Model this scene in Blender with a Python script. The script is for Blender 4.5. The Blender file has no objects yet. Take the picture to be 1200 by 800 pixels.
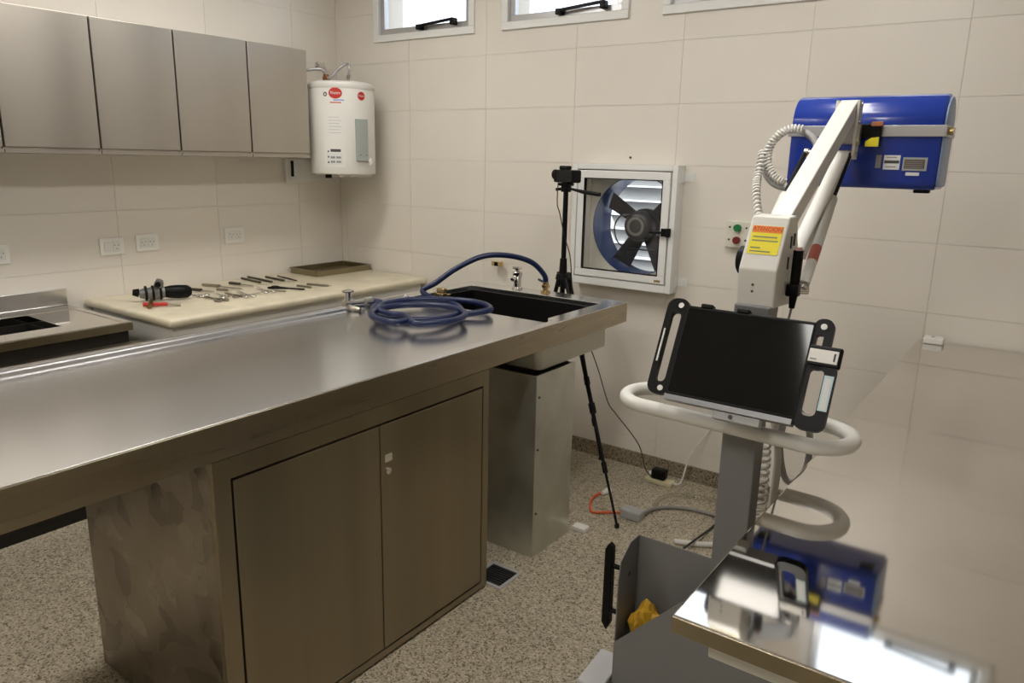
import bpy, bmesh, math, random
from mathutils import Vector, Matrix
random.seed(7)
scn = bpy.context.scene
COL = scn.collection
PI = math.pi

# ------------------------------------------------------------------ camera
F, YAW, PITCH, ROLL, CAMZ = 883.2, -0.619264, -0.237447, 0.0211989, 1.67
def cam_axes():
    cy, sy, cp, sp, cr, sr = math.cos(YAW), math.sin(YAW), math.cos(PITCH), math.sin(PITCH), math.cos(ROLL), math.sin(ROLL)
    fwd = Vector((sy*cp, cy*cp, sp)); right = Vector((cy, -sy, 0)); up = right.cross(fwd)
    return right*cr + up*sr, -right*sr + up*cr, fwd
RT, UP, FW = cam_axes()
cd = bpy.data.cameras.new('camera'); cam = bpy.data.objects.new('camera', cd); COL.objects.link(cam)
cd.sensor_width = 36; cd.lens = F/1200*36; cd.clip_start = .05
m = Matrix((RT, UP, -FW)).transposed().to_4x4(); m.translation = (0, 0, CAMZ)
cam.matrix_world = m
scn.camera = cam
def P(px, py, **k):            # pixel (1200x800) -> point on the plane x=, y= or z=
    (a, v), = k.items(); i = 'xyz'.index(a)
    r = RT*(px-600) - UP*(py-400) + FW*F
    o = Vector((0, 0, CAMZ))
    return o + r*((v-o[i])/r[i])

# ------------------------------------------------------------------ world, exposure
w = bpy.data.worlds.new('overcast'); scn.world = w; w.use_nodes = True
bg = w.node_tree.nodes['Background']; bg.inputs[0].default_value = (.80, .89, 1, 1); bg.inputs[1].default_value = 2.2
scn.view_settings.view_transform = 'Standard'; scn.view_settings.look = 'None'
scn.view_settings.gamma = 1; scn.view_settings.use_curve_mapping = False
scn.view_settings.exposure = 0.0
LAMP = 22.5

# ------------------------------------------------------------------ dimensions
YB, XL, XR, YF, ZC = 3.657, -4.105, 2.1, -2.6, 3.05

# ------------------------------------------------------------------ materials
MATS = {}
def mat(name, col, rough=.5, metal=0., spec=.5, bump=0, bscale=40, var=0, vscale=6, rvar=0, rscale=8, stretch=(1, 1, 1), coat=0, emit=0, ecol=None, objvar=0, aniso=0):
    if name in MATS: return MATS[name]
    mt = bpy.data.materials.new(name); mt.use_nodes = True
    nt = mt.node_tree; N = nt.nodes; L = nt.links; b = N['Principled BSDF']
    c = (*col, 1)
    b.inputs['Base Color'].default_value = c; b.inputs['Roughness'].default_value = rough
    b.inputs['Metallic'].default_value = metal; b.inputs['Specular IOR Level'].default_value = spec
    b.inputs['Coat Weight'].default_value = coat
    if emit:
        b.inputs['Emission Color'].default_value = (*(ecol or col), 1); b.inputs['Emission Strength'].default_value = emit
    tc = N.new('ShaderNodeTexCoord'); mp = N.new('ShaderNodeMapping'); mp.inputs['Scale'].default_value = stretch
    L.new(tc.outputs['Object'], mp.inputs[0])
    def noise(s, d=4):
        n = N.new('ShaderNodeTexNoise'); n.inputs['Scale'].default_value = s; n.inputs['Detail'].default_value = d
        L.new(mp.outputs[0], n.inputs['Vector']); return n
    if var or objvar:
        n = noise(vscale); mr = N.new('ShaderNodeMapRange')
        mr.inputs[1].default_value = .3; mr.inputs[2].default_value = .7
        mr.inputs[3].default_value = 1-var; mr.inputs[4].default_value = 1+var
        L.new(n.outputs['Fac'], mr.inputs[0])
        src = mr.outputs[0]
        if objvar:
            oi = N.new('ShaderNodeObjectInfo'); m2 = N.new('ShaderNodeMapRange')
            m2.inputs[3].default_value = 1-objvar; m2.inputs[4].default_value = 1+objvar
            L.new(oi.outputs['Random'], m2.inputs[0])
            mu = N.new('ShaderNodeMath'); mu.operation = 'MULTIPLY'; L.new(src, mu.inputs[0]); L.new(m2.outputs[0], mu.inputs[1]); src = mu.outputs[0]
        vm = N.new('ShaderNodeVectorMath'); vm.operation = 'SCALE'; vm.inputs[0].default_value = col
        L.new(src, vm.inputs['Scale']); L.new(vm.outputs[0], b.inputs['Base Color'])
    if rvar:
        n = noise(rscale); mr = N.new('ShaderNodeMapRange'); mr.inputs[1].default_value = .3; mr.inputs[2].default_value = .7
        mr.inputs[3].default_value = max(.02, rough-rvar); mr.inputs[4].default_value = rough+rvar
        L.new(n.outputs['Fac'], mr.inputs[0]); L.new(mr.outputs[0], b.inputs['Roughness'])
    if bump:
        n = noise(bscale, 3); bp = N.new('ShaderNodeBump'); bp.inputs['Strength'].default_value = bump; bp.inputs['Distance'].default_value = .002
        L.new(n.outputs['Fac'], bp.inputs['Height']); L.new(bp.outputs[0], b.inputs['Normal'])
    if aniso: b.inputs['Anisotropic'].default_value = aniso
    MATS[name] = mt; return mt

def terrazzo(name, base, dark, light, scale):
    mt = bpy.data.materials.new(name); mt.use_nodes = True; nt = mt.node_tree; N = nt.nodes; L = nt.links; b = N['Principled BSDF']
    tc = N.new('ShaderNodeTexCoord')
    v = N.new('ShaderNodeTexVoronoi'); v.inputs['Scale'].default_value = scale
    L.new(tc.outputs['Object'], v.inputs['Vector'])
    sep = N.new('ShaderNodeSeparateColor'); L.new(v.outputs['Color'], sep.inputs[0])
    cr = N.new('ShaderNodeValToRGB'); cr.color_ramp.interpolation = 'CONSTANT'
    e = cr.color_ramp.elements
    e[0].position = 0; e[0].color = (*dark, 1)
    e[1].position = .14; e[1].color = (*[d*.5+c*.5 for d, c in zip(dark, base)], 1)
    for p, c in ((.30, base), (.72, light), (.90, [x*1.15 for x in light])):
        q = e.new(p); q.color = (*c, 1)
    L.new(sep.outputs[0], cr.inputs[0])
    n = N.new('ShaderNodeTexNoise'); n.inputs['Scale'].default_value = 2.2; L.new(tc.outputs['Object'], n.inputs['Vector'])
    mr = N.new('ShaderNodeMapRange'); mr.inputs[1].default_value = .3; mr.inputs[2].default_value = .7; mr.inputs[3].default_value = .9; mr.inputs[4].default_value = 1.08
    L.new(n.outputs['Fac'], mr.inputs[0])
    vm = N.new('ShaderNodeVectorMath'); vm.operation = 'SCALE'; L.new(cr.outputs[0], vm.inputs[0]); L.new(mr.outputs[0], vm.inputs['Scale'])
    L.new(vm.outputs[0], b.inputs['Base Color']); b.inputs['Roughness'].default_value = .38
    return mt

def glass(name, tint=(1, 1, 1), refl=.08):
    mt = bpy.data.materials.new(name); mt.use_nodes = True; nt = mt.node_tree; N = nt.nodes; L = nt.links
    N.remove(N['Principled BSDF'])
    t = N.new('ShaderNodeBsdfTransparent'); t.inputs[0].default_value = (*tint, 1)
    g = N.new('ShaderNodeBsdfGlossy'); g.inputs['Roughness'].default_value = .02
    f = N.new('ShaderNodeLayerWeight'); f.inputs['Blend'].default_value = .5
    pw = N.new('ShaderNodeMath'); pw.operation = 'POWER'; pw.inputs[1].default_value = 4; L.new(f.outputs['Facing'], pw.inputs[0])
    ma = N.new('ShaderNodeMath'); ma.operation = 'MULTIPLY_ADD'; ma.inputs[1].default_value = .8; ma.inputs[2].default_value = .03; L.new(pw.outputs[0], ma.inputs[0])
    mx = N.new('ShaderNodeMixShader'); L.new(ma.outputs[0], mx.inputs[0]); L.new(t.outputs[0], mx.inputs[1]); L.new(g.outputs[0], mx.inputs[2])
    L.new(mx.outputs[0], N['Material Output'].inputs[0])
    MATS[name] = mt; return mt

def smudged_steel(name, col, rough):
    mt = mat(name, col, rough, 1, rvar=.1, rscale=5, var=.08)
    nt = mt.node_tree; N = nt.nodes; L = nt.links; b = N['Principled BSDF']
    tc = N.new('ShaderNodeTexCoord')
    nz = N.new('ShaderNodeTexNoise'); nz.inputs['Scale'].default_value = 4; L.new(tc.outputs['Object'], nz.inputs['Vector'])
    ad = N.new('ShaderNodeVectorMath'); ad.operation = 'MULTIPLY_ADD'; ad.inputs[1].default_value = (.25, .25, .25)
    L.new(nz.outputs['Color'], ad.inputs[0]); L.new(tc.outputs['Object'], ad.inputs[2])
    v = N.new('ShaderNodeTexVoronoi'); v.inputs['Scale'].default_value = 11; v.inputs['Randomness'].default_value = 1; L.new(ad.outputs[0], v.inputs['Vector'])
    sp = N.new('ShaderNodeSeparateColor'); L.new(v.outputs['Color'], sp.inputs[0])
    mr = N.new('ShaderNodeMapRange'); mr.inputs[1].default_value = .72; mr.inputs[2].default_value = .8; mr.inputs[3].default_value = 0; mr.inputs[4].default_value = .16
    L.new(sp.outputs[0], mr.inputs[0])
    old = b.inputs['Roughness'].links[0].from_socket
    s = N.new('ShaderNodeMath'); s.operation = 'SUBTRACT'; s.use_clamp = True; L.new(old, s.inputs[0]); L.new(mr.outputs[0], s.inputs[1])
    L.new(s.outputs[0], b.inputs['Roughness'])
    m3 = N.new('ShaderNodeMapRange'); m3.inputs[1].default_value = .76; m3.inputs[2].default_value = .84; m3.inputs[3].default_value = 1; m3.inputs[4].default_value = .78
    L.new(sp.outputs[1], m3.inputs[0])
    ob = b.inputs['Base Color'].links[0].from_socket
    vm = N.new('ShaderNodeVectorMath'); vm.operation = 'SCALE'; L.new(ob, vm.inputs[0]); L.new(m3.outputs[0], vm.inputs['Scale']); L.new(vm.outputs[0], b.inputs['Base Color'])
    return mt

M_floor = terrazzo('terrazzo floor', (.42, .365, .27), (.15, .12, .08), (.52, .46, .355), 165)
M_base = terrazzo('terrazzo skirting', (.25, .205, .145), (.07, .055, .035), (.33, .28, .2), 170)
M_tile = mat('cream wall tile', (.765, .72, .65), .32, bump=.03, bscale=3, var=.015, vscale=3, objvar=.012)
M_grout = mat('grout', (.72, .675, .605), .6)
M_plaster = mat('painted plaster', (.80, .77, .71), .8, bump=.1, bscale=60)
M_far = mat('far wall paint', (.62, .57, .48), .7, var=.03)
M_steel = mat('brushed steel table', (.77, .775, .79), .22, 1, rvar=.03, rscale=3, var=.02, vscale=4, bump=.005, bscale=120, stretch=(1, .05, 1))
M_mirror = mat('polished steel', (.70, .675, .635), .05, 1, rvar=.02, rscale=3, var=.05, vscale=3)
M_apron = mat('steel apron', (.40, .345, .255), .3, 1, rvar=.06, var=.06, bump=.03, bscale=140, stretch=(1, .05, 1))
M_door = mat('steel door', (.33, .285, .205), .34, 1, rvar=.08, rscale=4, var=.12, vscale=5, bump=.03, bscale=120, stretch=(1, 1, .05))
M_cab = mat('satin steel cabinet', (.49, .455, .405), .36, 1, rvar=.06, rscale=4, var=.05, vscale=4, bump=.03, bscale=120, stretch=(1, 1, .05))
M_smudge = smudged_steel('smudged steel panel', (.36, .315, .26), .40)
M_galv = mat('galvanised sheet', (.60, .60, .54), .42, .9, rvar=.08, rscale=9, var=.1, vscale=9)
M_black = mat('black plastic', (.006, .006, .006), .4, spec=.15)
M_blackm = mat('black rubber', (.014, .014, .014), .7, spec=.2)
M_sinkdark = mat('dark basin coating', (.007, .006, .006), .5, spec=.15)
M_white = mat('white powder coat', (.74, .73, .69), .35)
M_whitep = mat('white plastic', (.82, .81, .77), .4)
M_cream = mat('cream plastic', (.72, .70, .60), .45)
M_alu = mat('white aluminium frame', (.80, .80, .78), .35)
M_grey = mat('grey powder coat', (.215, .215, .22), .45, bump=.05, bscale=300)
M_greyl = mat('light grey paint', (.42, .42, .42), .45)
M_silver = mat('silver anodised', (.50, .50, .51), .35, .8)
M_chrome = mat('chrome', (.8, .79, .77), .1, 1)
M_inst = mat('instrument steel', (.36, .33, .28), .3, 1)
M_brass = mat('brass', (.65, .50, .24), .25, 1)
M_marble = mat('cream marble', (.72, .655, .50), .3, var=.12, vscale=7, bump=.02)
M_hose = mat('blue hose', (.005, .013, .062), .35)
M_blue = mat('blue enamel', (.006, .034, .30), .22, coat=.3)
M_bluefan = mat('blue fan paint', (.03, .06, .20), .35)
M_fandark = mat('dark fan metal', (.05, .05, .055), .4, .3)
M_red = mat('red plastic', (.55, .03, .02), .4)
M_green = mat('green button', (.01, .18, .05), .3)
M_redb = mat('dark red button', (.16, .01, .01), .3)
M_orange = mat('orange print', (.85, .25, .03), .5)
M_orangec = mat('orange cord', (.75, .13, .04), .5)
M_yellow = mat('yellow label', (.86, .74, .03), .5)
M_redink = mat('red ink', (.55, .03, .01), .5)
M_ink = mat('grey ink', (.25, .24, .12), .6)
M_inkd = mat('dark ink', (.06, .06, .06), .6)
M_ygold = mat('amber plastic bag', (.62, .36, .03), .35, var=.3, vscale=20)
M_screen = mat('dark glass screen', (.006, .006, .006), .06, spec=.3)
M_rail = mat('grey anodised rail', (.26, .26, .27), .4, .5)
M_cable = mat('grey cable', (.28, .27, .26), .5)
M_wcable = mat('white cable', (.72, .70, .66), .5)
M_bcable = mat('black cable', (.02, .02, .02), .5)
M_paper = mat('paper label', (.75, .76, .76), .6)
M_blue2 = mat('pale blue label', (.55, .72, .80), .5)
M_greybox = mat('grey cover', (.38, .42, .40), .45)
M_sawgrey = mat('cast grey tool body', (.22, .22, .21), .4, .4)
M_copper = mat('copper', (.40, .18, .09), .3, 1)
M_trayst = mat('tray steel', (.30, .26, .17), .35, 1)
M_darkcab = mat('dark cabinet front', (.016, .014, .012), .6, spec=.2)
M_out = mat('outside wall paint', (.55, .66, .85), .8)
M_lampd = mat('lamp diffuser', (1, .95, .86), .5, emit=LAMP, ecol=(1, .965, .91))
M_glass = glass('clear glass')
M_clear = glass('clear plastic', (.9, .9, .88))

# ------------------------------------------------------------------ mesh helpers (world coordinates)
class MB:
    def __init__(s): s.bm = bmesh.new()
    def box(s, x0, x1, y0, y1, z0, z1, bev=0, seg=2, rot=None, piv=None):
        b = bmesh.new(); bmesh.ops.create_cube(b, size=1)
        for v in b.verts:
            v.co = Vector(((x0+x1)/2+v.co.x*(x1-x0), (y0+y1)/2+v.co.y*(y1-y0), (z0+z1)/2+v.co.z*(z1-z0)))
        if bev: bmesh.ops.bevel(b, geom=b.edges[:], offset=bev, segments=seg, profile=.5, affect='EDGES')
        if rot is not None:
            p = Vector(piv) if piv is not None else Vector(((x0+x1)/2, (y0+y1)/2, (z0+z1)/2))
            for v in b.verts: v.co = rot @ (v.co-p) + p
        return s.add(b)
    def add(s, b):
        me = bpy.data.meshes.new('t'); b.to_mesh(me); b.free(); s.bm.from_mesh(me); bpy.data.meshes.remove(me); return s
    def beam(s, a, b, w, h, bev=0, up=(0, 0, 1)):
        a = Vector(a); b = Vector(b); d = b-a; L = d.length; d.normalize()
        u = Vector(up); sx = d.cross(u)
        if sx.length < 1e-4: sx = d.cross(Vector((1, 0, 0)))
        sx.normalize(); uz = sx.cross(d)
        q = bmesh.new(); bmesh.ops.create_cube(q, size=1)
        for v in q.verts: v.co = Vector((v.co.x*w, v.co.y*L, v.co.z*h))
        if bev: bmesh.ops.bevel(q, geom=q.edges[:], offset=bev, segments=2, profile=.5, affect='EDGES')
        for v in q.verts: v.co = (a+b)/2 + sx*v.co.x + d*v.co.y + uz*v.co.z
        return s.add(q)
    def cyl(s, a, b, r, r2=None, seg=20, cap=True):
        a = Vector(a); b = Vector(b); r2 = r if r2 is None else r2
        d = (b-a).normalized(); t = Vector((0, 0, 1)) if abs(d.z) < .9 else Vector((1, 0, 0))
        x = d.cross(t).normalized(); y = d.cross(x)
        A = [s.bm.verts.new(a+(x*math.cos(2*PI*i/seg)+y*math.sin(2*PI*i/seg))*r) for i in range(seg)]
        B = [s.bm.verts.new(b+(x*math.cos(2*PI*i/seg)+y*math.sin(2*PI*i/seg))*r2) for i in range(seg)]
        for i in range(seg):
            j = (i+1) % seg; s.bm.faces.new((A[i], A[j], B[j], B[i]))
        if cap:
            s.bm.faces.new(A[::-1]); s.bm.faces.new(B)
        return s
    def tube(s, pts, r, seg=10, closed=False, cap=True):
        pts = [Vector(p) for p in pts]; n = len(pts); rings = []; px = None
        for i, p in enumerate(pts):
            if closed: d = pts[(i+1) % n]-pts[i-1]
            else: d = pts[min(i+1, n-1)]-pts[max(i-1, 0)]
            d.normalize()
            if px is None:
                t = Vector((0, 0, 1)) if abs(d.z) < .9 else Vector((1, 0, 0)); px = d.cross(t).normalized()
            else:
                px = (px-d*px.dot(d)); px.normalize()
            y = d.cross(px)
            rr = r(i/(n-1)) if callable(r) else r
            rings.append([s.bm.verts.new(p+(px*math.cos(2*PI*k/seg)+y*math.sin(2*PI*k/seg))*rr) for k in range(seg)])
        for i in range(n if closed else n-1):
            A = rings[i]; B = rings[(i+1) % n]
            off = 0
            if closed and i == n-1:
                off = min(range(seg), key=lambda o: (A[0].co-B[o].co).length)
            for k in range(seg):
                s.bm.faces.new((A[k], A[(k+1) % seg], B[(k+1+off) % seg], B[(k+off) % seg]))
        if cap and not closed:
            s.bm.faces.new(rings[0][::-1]); s.bm.faces.new(rings[-1])
        return s
    def lathe(s, c, axis, prof, seg=32):      # prof: (radius, distance along axis)
        c = Vector(c); d = Vector(axis).normalized(); t = Vector((0, 0, 1)) if abs(d.z) < .9 else Vector((1, 0, 0))
        x = d.cross(t).normalized(); y = d.cross(x); rings = []
        for r, h in prof:
            if r < 1e-6: rings.append([s.bm.verts.new(c+d*h)])
            else: rings.append([s.bm.verts.new(c+d*h+(x*math.cos(2*PI*i/seg)+y*math.sin(2*PI*i/seg))*r) for i in range(seg)])
        for A, B in zip(rings, rings[1:]):
            for i in range(seg):
                j = (i+1) % seg
                if len(A) == 1 and len(B) == 1: continue
                if len(A) == 1: s.bm.faces.new((A[0], B[j], B[i]))
                elif len(B) == 1: s.bm.faces.new((A[i], A[j], B[0]))
                else: s.bm.faces.new((A[i], A[j], B[j], B[i]))
        return s
    def prism(s, poly, vec, bev=0):            # poly: list of points; extruded along vec
        b = bmesh.new(); vec = Vector(vec)
        A = [b.verts.new(Vector(p)) for p in poly]; B = [b.verts.new(Vector(p)+vec) for p in poly]
        n = len(A); b.faces.new(A[::-1]); b.faces.new(B)
        for i in range(n): b.faces.new((A[i], A[(i+1) % n], B[(i+1) % n], B[i]))
        bmesh.ops.recalc_face_normals(b, faces=b.faces[:])
        if bev: bmesh.ops.bevel(b, geom=b.edges[:], offset=bev, segments=2, profile=.5, affect='EDGES')
        return s.add(b)
    def ring(s, outer, inner, vec):            # plate with a hole, both loops with as many points
        vec = Vector(vec); n = len(outer)
        O = [s.bm.verts.new(Vector(p)) for p in outer]; I = [s.bm.verts.new(Vector(p)) for p in inner]
        O2 = [s.bm.verts.new(Vector(p)+vec) for p in outer]; I2 = [s.bm.verts.new(Vector(p)+vec) for p in inner]
        for i in range(n):
            j = (i+1) % n
            s.bm.faces.new((O[i], O[j], I[j], I[i])); s.bm.faces.new((O2[j], O2[i], I2[i], I2[j]))
            s.bm.faces.new((O[j], O[i], O2[i], O2[j])); s.bm.faces.new((I[i], I[j], I2[j], I2[i]))
        return s
    def heights(s, xs, ys, z, zb, bev=0):      # stepped slab: z[i][j] per cell, None = hole
        b = bmesh.new(); vs = {}
        def V(x, y, h):
            k = (round(x, 5), round(y, 5), round(h, 5))
            if k not in vs: vs[k] = b.verts.new((x, y, h))
            return vs[k]
        nx, ny = len(xs)-1, len(ys)-1
        g = lambda i, j: z[i][j] if 0 <= i < nx and 0 <= j < ny and z[i][j] is not None else zb
        for i in range(nx):
            for j in range(ny):
                if z[i][j] is None: continue
                h = z[i][j]
                b.faces.new((V(xs[i], ys[j], h), V(xs[i+1], ys[j], h), V(xs[i+1], ys[j+1], h), V(xs[i], ys[j+1], h)))
                if h > zb: b.faces.new((V(xs[i], ys[j], zb), V(xs[i], ys[j+1], zb), V(xs[i+1], ys[j+1], zb), V(xs[i+1], ys[j], zb)))
        def wall(p, q, h1, h2):
            if abs(h1-h2) < 1e-6: return
            b.faces.new((V(*p, h1), V(*q, h1), V(*q, h2), V(*p, h2)))
        for i in range(nx+1):
            for j in range(ny): wall((xs[i], ys[j]), (xs[i], ys[j+1]), g(i-1, j), g(i, j))
        for j in range(ny+1):
            for i in range(nx): wall((xs[i], ys[j]), (xs[i+1], ys[j]), g(i, j-1), g(i, j))
        bmesh.ops.recalc_face_normals(b, faces=b.faces[:])
        bmesh.ops.dissolve_limit(b, angle_limit=.01, verts=b.verts[:], edges=b.edges[:])
        if bev:
            ed = [e for e in b.edges if len(e.link_faces) == 2 and e.calc_face_angle() > .5]
            bmesh.ops.bevel(b, geom=ed, offset=bev, segments=2, profile=.5, affect='EDGES')
        return s.add(b)
    def obj(s, name, m, parent=None, smooth=None, recalc=True, **pr):
        if recalc: bmesh.ops.recalc_face_normals(s.bm, faces=s.bm.faces[:])
        o0 = Vector(parent['_o']) if parent is not None and '_o' in parent else Vector((0, 0, 0))
        if parent is None:
            if 'base' in pr: o0 = Vector(pr.pop('base'))
            elif pr.get('kind') != 'structure' and len(s.bm.verts):
                lo = [min(v.co[i] for v in s.bm.verts) for i in range(3)]; hi = [max(v.co[i] for v in s.bm.verts) for i in range(3)]
                o0 = Vector(((lo[0]+hi[0])/2, (lo[1]+hi[1])/2, lo[2]))
        if o0.length: bmesh.ops.translate(s.bm, verts=s.bm.verts[:], vec=-o0)
        me = bpy.data.meshes.new(name); s.bm.to_mesh(me); s.bm.free()
        if smooth is not None:
            me.shade_smooth() if hasattr(me, 'shade_smooth') else None
            try: me.set_sharp_from_angle(angle=math.radians(smooth))
            except Exception: pass
        me.materials.append(m)
        o = bpy.data.objects.new(name, me); COL.objects.link(o)
        if parent is not None: o.parent = parent
        else: o.location = o0
        o['_o'] = tuple(o0)
        for k, v in pr.items():
            if v: o[k] = v
        return o
def empty(name, loc, label=None, cat=None, group=None, kind=None):
    o = bpy.data.objects.new(name, None); COL.objects.link(o); o.location = loc; o.empty_display_size = .05
    o['_o'] = tuple(loc)
    for k, v in (('label', label), ('category', cat), ('group', group), ('kind', kind)):
        if v: o[k] = v
    return o
def copy_tree(o, delta, parent=None, **pr):
    c = o.copy(); COL.objects.link(c)
    if parent is not None: c.parent = parent
    else: c.location = Vector(o.location)+Vector(delta)
    for k, v in pr.items(): c[k] = v
    for ch in [x for x in bpy.data.objects if x.parent == o]: copy_tree(ch, delta, c)
    return c
def text(body, name, m, parent, org, u, v, size, align='CENTER', depth=.0004, squash=1, **pr):
    cu = bpy.data.curves.new('t', 'FONT'); cu.body = body; cu.size = size; cu.align_x = align; cu.align_y = 'CENTER'; cu.extrude = depth
    t = bpy.data.objects.new('t', cu); COL.objects.link(t)
    dg = bpy.context.evaluated_depsgraph_get(); me = bpy.data.meshes.new_from_object(t.evaluated_get(dg))
    bpy.data.objects.remove(t); bpy.data.curves.remove(cu)
    u = Vector(u).normalized(); v = Vector(v).normalized(); n = u.cross(v); o0 = Vector(parent['_o'])
    for q in me.vertices: q.co = Vector(org)+u*q.co.x*squash+v*q.co.y+n*q.co.z-o0
    me.materials.clear(); me.materials.append(m)
    o = bpy.data.objects.new(name, me); COL.objects.link(o); o.parent = parent; o['_o'] = tuple(o0)
    for k, q in pr.items(): o[k] = q
    return o
def rrect(x0, x1, y0, y1, r, n=5):
    out = []
    for cx, cy, a in ((x1-r, y1-r, 0), (x0+r, y1-r, 90), (x0+r, y0+r, 180), (x1-r, y0+r, 270)):
        for i in range(n+1):
            t = math.radians(a+90*i/n); out.append((cx+r*math.cos(t), cy+r*math.sin(t)))
    return out
def catmull(pts, n=10, closed=False):
    p = [Vector(q) for q in pts]; out = []; N = len(p)
    for i in range(N if closed else N-1):
        if closed: a, b, c, d = p[i-1], p[i], p[(i+1) % N], p[(i+2) % N]
        else: a, b, c, d = p[max(i-1, 0)], p[i], p[i+1], p[min(i+2, N-1)]
        for k in range(n):
            t = k/n
            out.append(.5*((2*b)+(c-a)*t+(2*a-5*b+4*c-d)*t*t+(3*b-a-3*c+d)*t**3))
    if not closed: out.append(p[-1])
    return out
def helix(path, r, turns, n=14):
    path = [Vector(q) for q in path]; tot = int(turns*n); out = []; px = None
    for i in range(tot+1):
        t = i/tot*(len(path)-1); k = min(int(t), len(path)-2); f = t-k
        c = path[k].lerp(path[k+1], f); d = (path[min(k+2, len(path)-1)]-path[max(k-1, 0)]).normalized()
        if px is None: px = d.cross(Vector((.3, .9, .2))).normalized()
        px = (px-d*px.dot(d)).normalized(); y = d.cross(px); a = 2*PI*i/n
        out.append(c+(px*math.cos(a)+y*math.sin(a))*r)
    return out
def struct(mb, name, m, **pr): return mb.obj(name, m, kind='structure', **pr)
def tagged(mb, name, m, label, cat, group=None, **k): return mb.obj(name, m, label=label, category=cat, group=group, **k)

# ------------------------------------------------------------------ the room
struct(MB().box(XL-.2, XR+.2, YF-.2, YB+.2, -.1, 0), 'floor', M_floor)
struct(MB().box(XL-.2, XR+.2, YF-.2, YB+.25, ZC, ZC+.12), 'ceiling', M_plaster)
struct(MB().box(XR, XR+.2, YF, YB, 0, ZC), 'wall_right', M_far)
struct(MB().box(XL-.2, XR+.2, YF-.2, YF, 0, ZC), 'wall_front', M_far)
WINS = [(-3.724, -2.928), (-2.707, -1.933), (-1.724, -.939), (-.73, .055)]
WZ0, WZ1 = 2.385, 2.90
FX0, FX1, FZ0, FZ1 = -2.10, -1.575, 1.05, 1.62
OPEN = [(a, b, WZ0, WZ1) for a, b in WINS] + [(FX0, FX1, FZ0, FZ1)]
def rect_minus(r, holes):
    xs = sorted({r[0], r[1], *[min(max(h[i], r[0]), r[1]) for h in holes for i in (0, 1)]})
    zs = sorted({r[2], r[3], *[min(max(h[i], r[2]), r[3]) for h in holes for i in (2, 3)]})
    out = []
    for a, b in zip(xs, xs[1:]):
        for c, d in zip(zs, zs[1:]):
            mx, mz = (a+b)/2, (c+d)/2
            if not any(h[0] < mx < h[1] and h[2] < mz < h[3] for h in holes): out.append((a, b, c, d))
    return out
wb = MB()
for a, b, c, d in rect_minus((XL-.2, XR+.2, 0, ZC), OPEN): wb.box(a, b, YB+.003, YB+.25, c, d)
wall_back = struct(wb, 'wall_back', M_grout)
wall_left = struct(MB().box(XL-.2, XL-.003, YF, YB+.003, 0, ZC), 'wall_left', M_grout)
TH, TW, G = .2975, .607, .0014
zl = [0] + [1.655+TH*k for k in range(-5, 5)] + [ZC]
zl = [z for z in zl if z <= ZC]
def tile_mesh(rects, along):       # each rect (a,b,c,d) around its own corner
    mb = MB()
    for a, b, c, d in rects:
        if along == 'x': mb.box(a, b, 0, .003, c, d)
        else: mb.box(-.003, 0, a, b, c, d)
    b_ = mb.bm
    ed = [e for e in b_.edges if all((v.co.y if along == 'x' else -v.co.x) < 1e-5 for v in e.verts)] if len(rects) == 1 else []
    if ed: bmesh.ops.bevel(b_, geom=ed, offset=.0004, segments=1, affect='EDGES')
    bmesh.ops.recalc_face_normals(b_, faces=b_.faces[:])
    me = bpy.data.meshes.new('tile'); b_.to_mesh(me); b_.free(); me.materials.append(M_tile); return me
cache = {}
def lay(parent, along, u0, u1, joint, pos, holes):
    k0 = math.floor((u0-joint)/TW)
    k = k0
    while joint+k*TW < u1:
        a, b = max(u0, joint+k*TW), min(u1, joint+(k+1)*TW); k += 1
        if b-a < .01: continue
        for c, d in zip(zl, zl[1:]):
            r = (a+G/2, b-G/2, c+G/2, d-G/2)
            hs = [h for h in holes if h[0] < r[1] and h[1] > r[0] and h[2] < r[3] and h[3] > r[2]]
            rs = rect_minus(r, hs)
            if not rs: continue
            if hs:
                me = tile_mesh([(p-a, q-a, s-c, t-c) for p, q, s, t in rs], along)
            else:
                key = (along, round(b-a, 4), round(d-c, 4))
                if key not in cache: cache[key] = tile_mesh([(G/2, b-a-G/2, G/2, d-c-G/2)], along)
                me = cache[key]
            o = bpy.data.objects.new('tile', me); COL.objects.link(o); o.parent = parent
            o.location = (a, pos, c) if along == 'x' else (pos, a, c)
lay(wall_back, 'x', XL, XR, -1.618, YB, OPEN)
lay(wall_left, 'y', YF, YB, YB-.36, XL, [])
struct(MB().box(XL+.003, XR, YB-.012, YB, 0, .085, .002), 'baseboard_back', M_base)
struct(MB().box(XL, XL+.012, YF, YB-.013, 0, .085, .002), 'baseboard_left', M_base)

# outside the windows: the neighbouring wall's pale end and the ground
struct(MB().box(-12, 10, 4.2, 20, -.4, -.1), 'ground_outside', M_plaster)

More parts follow.
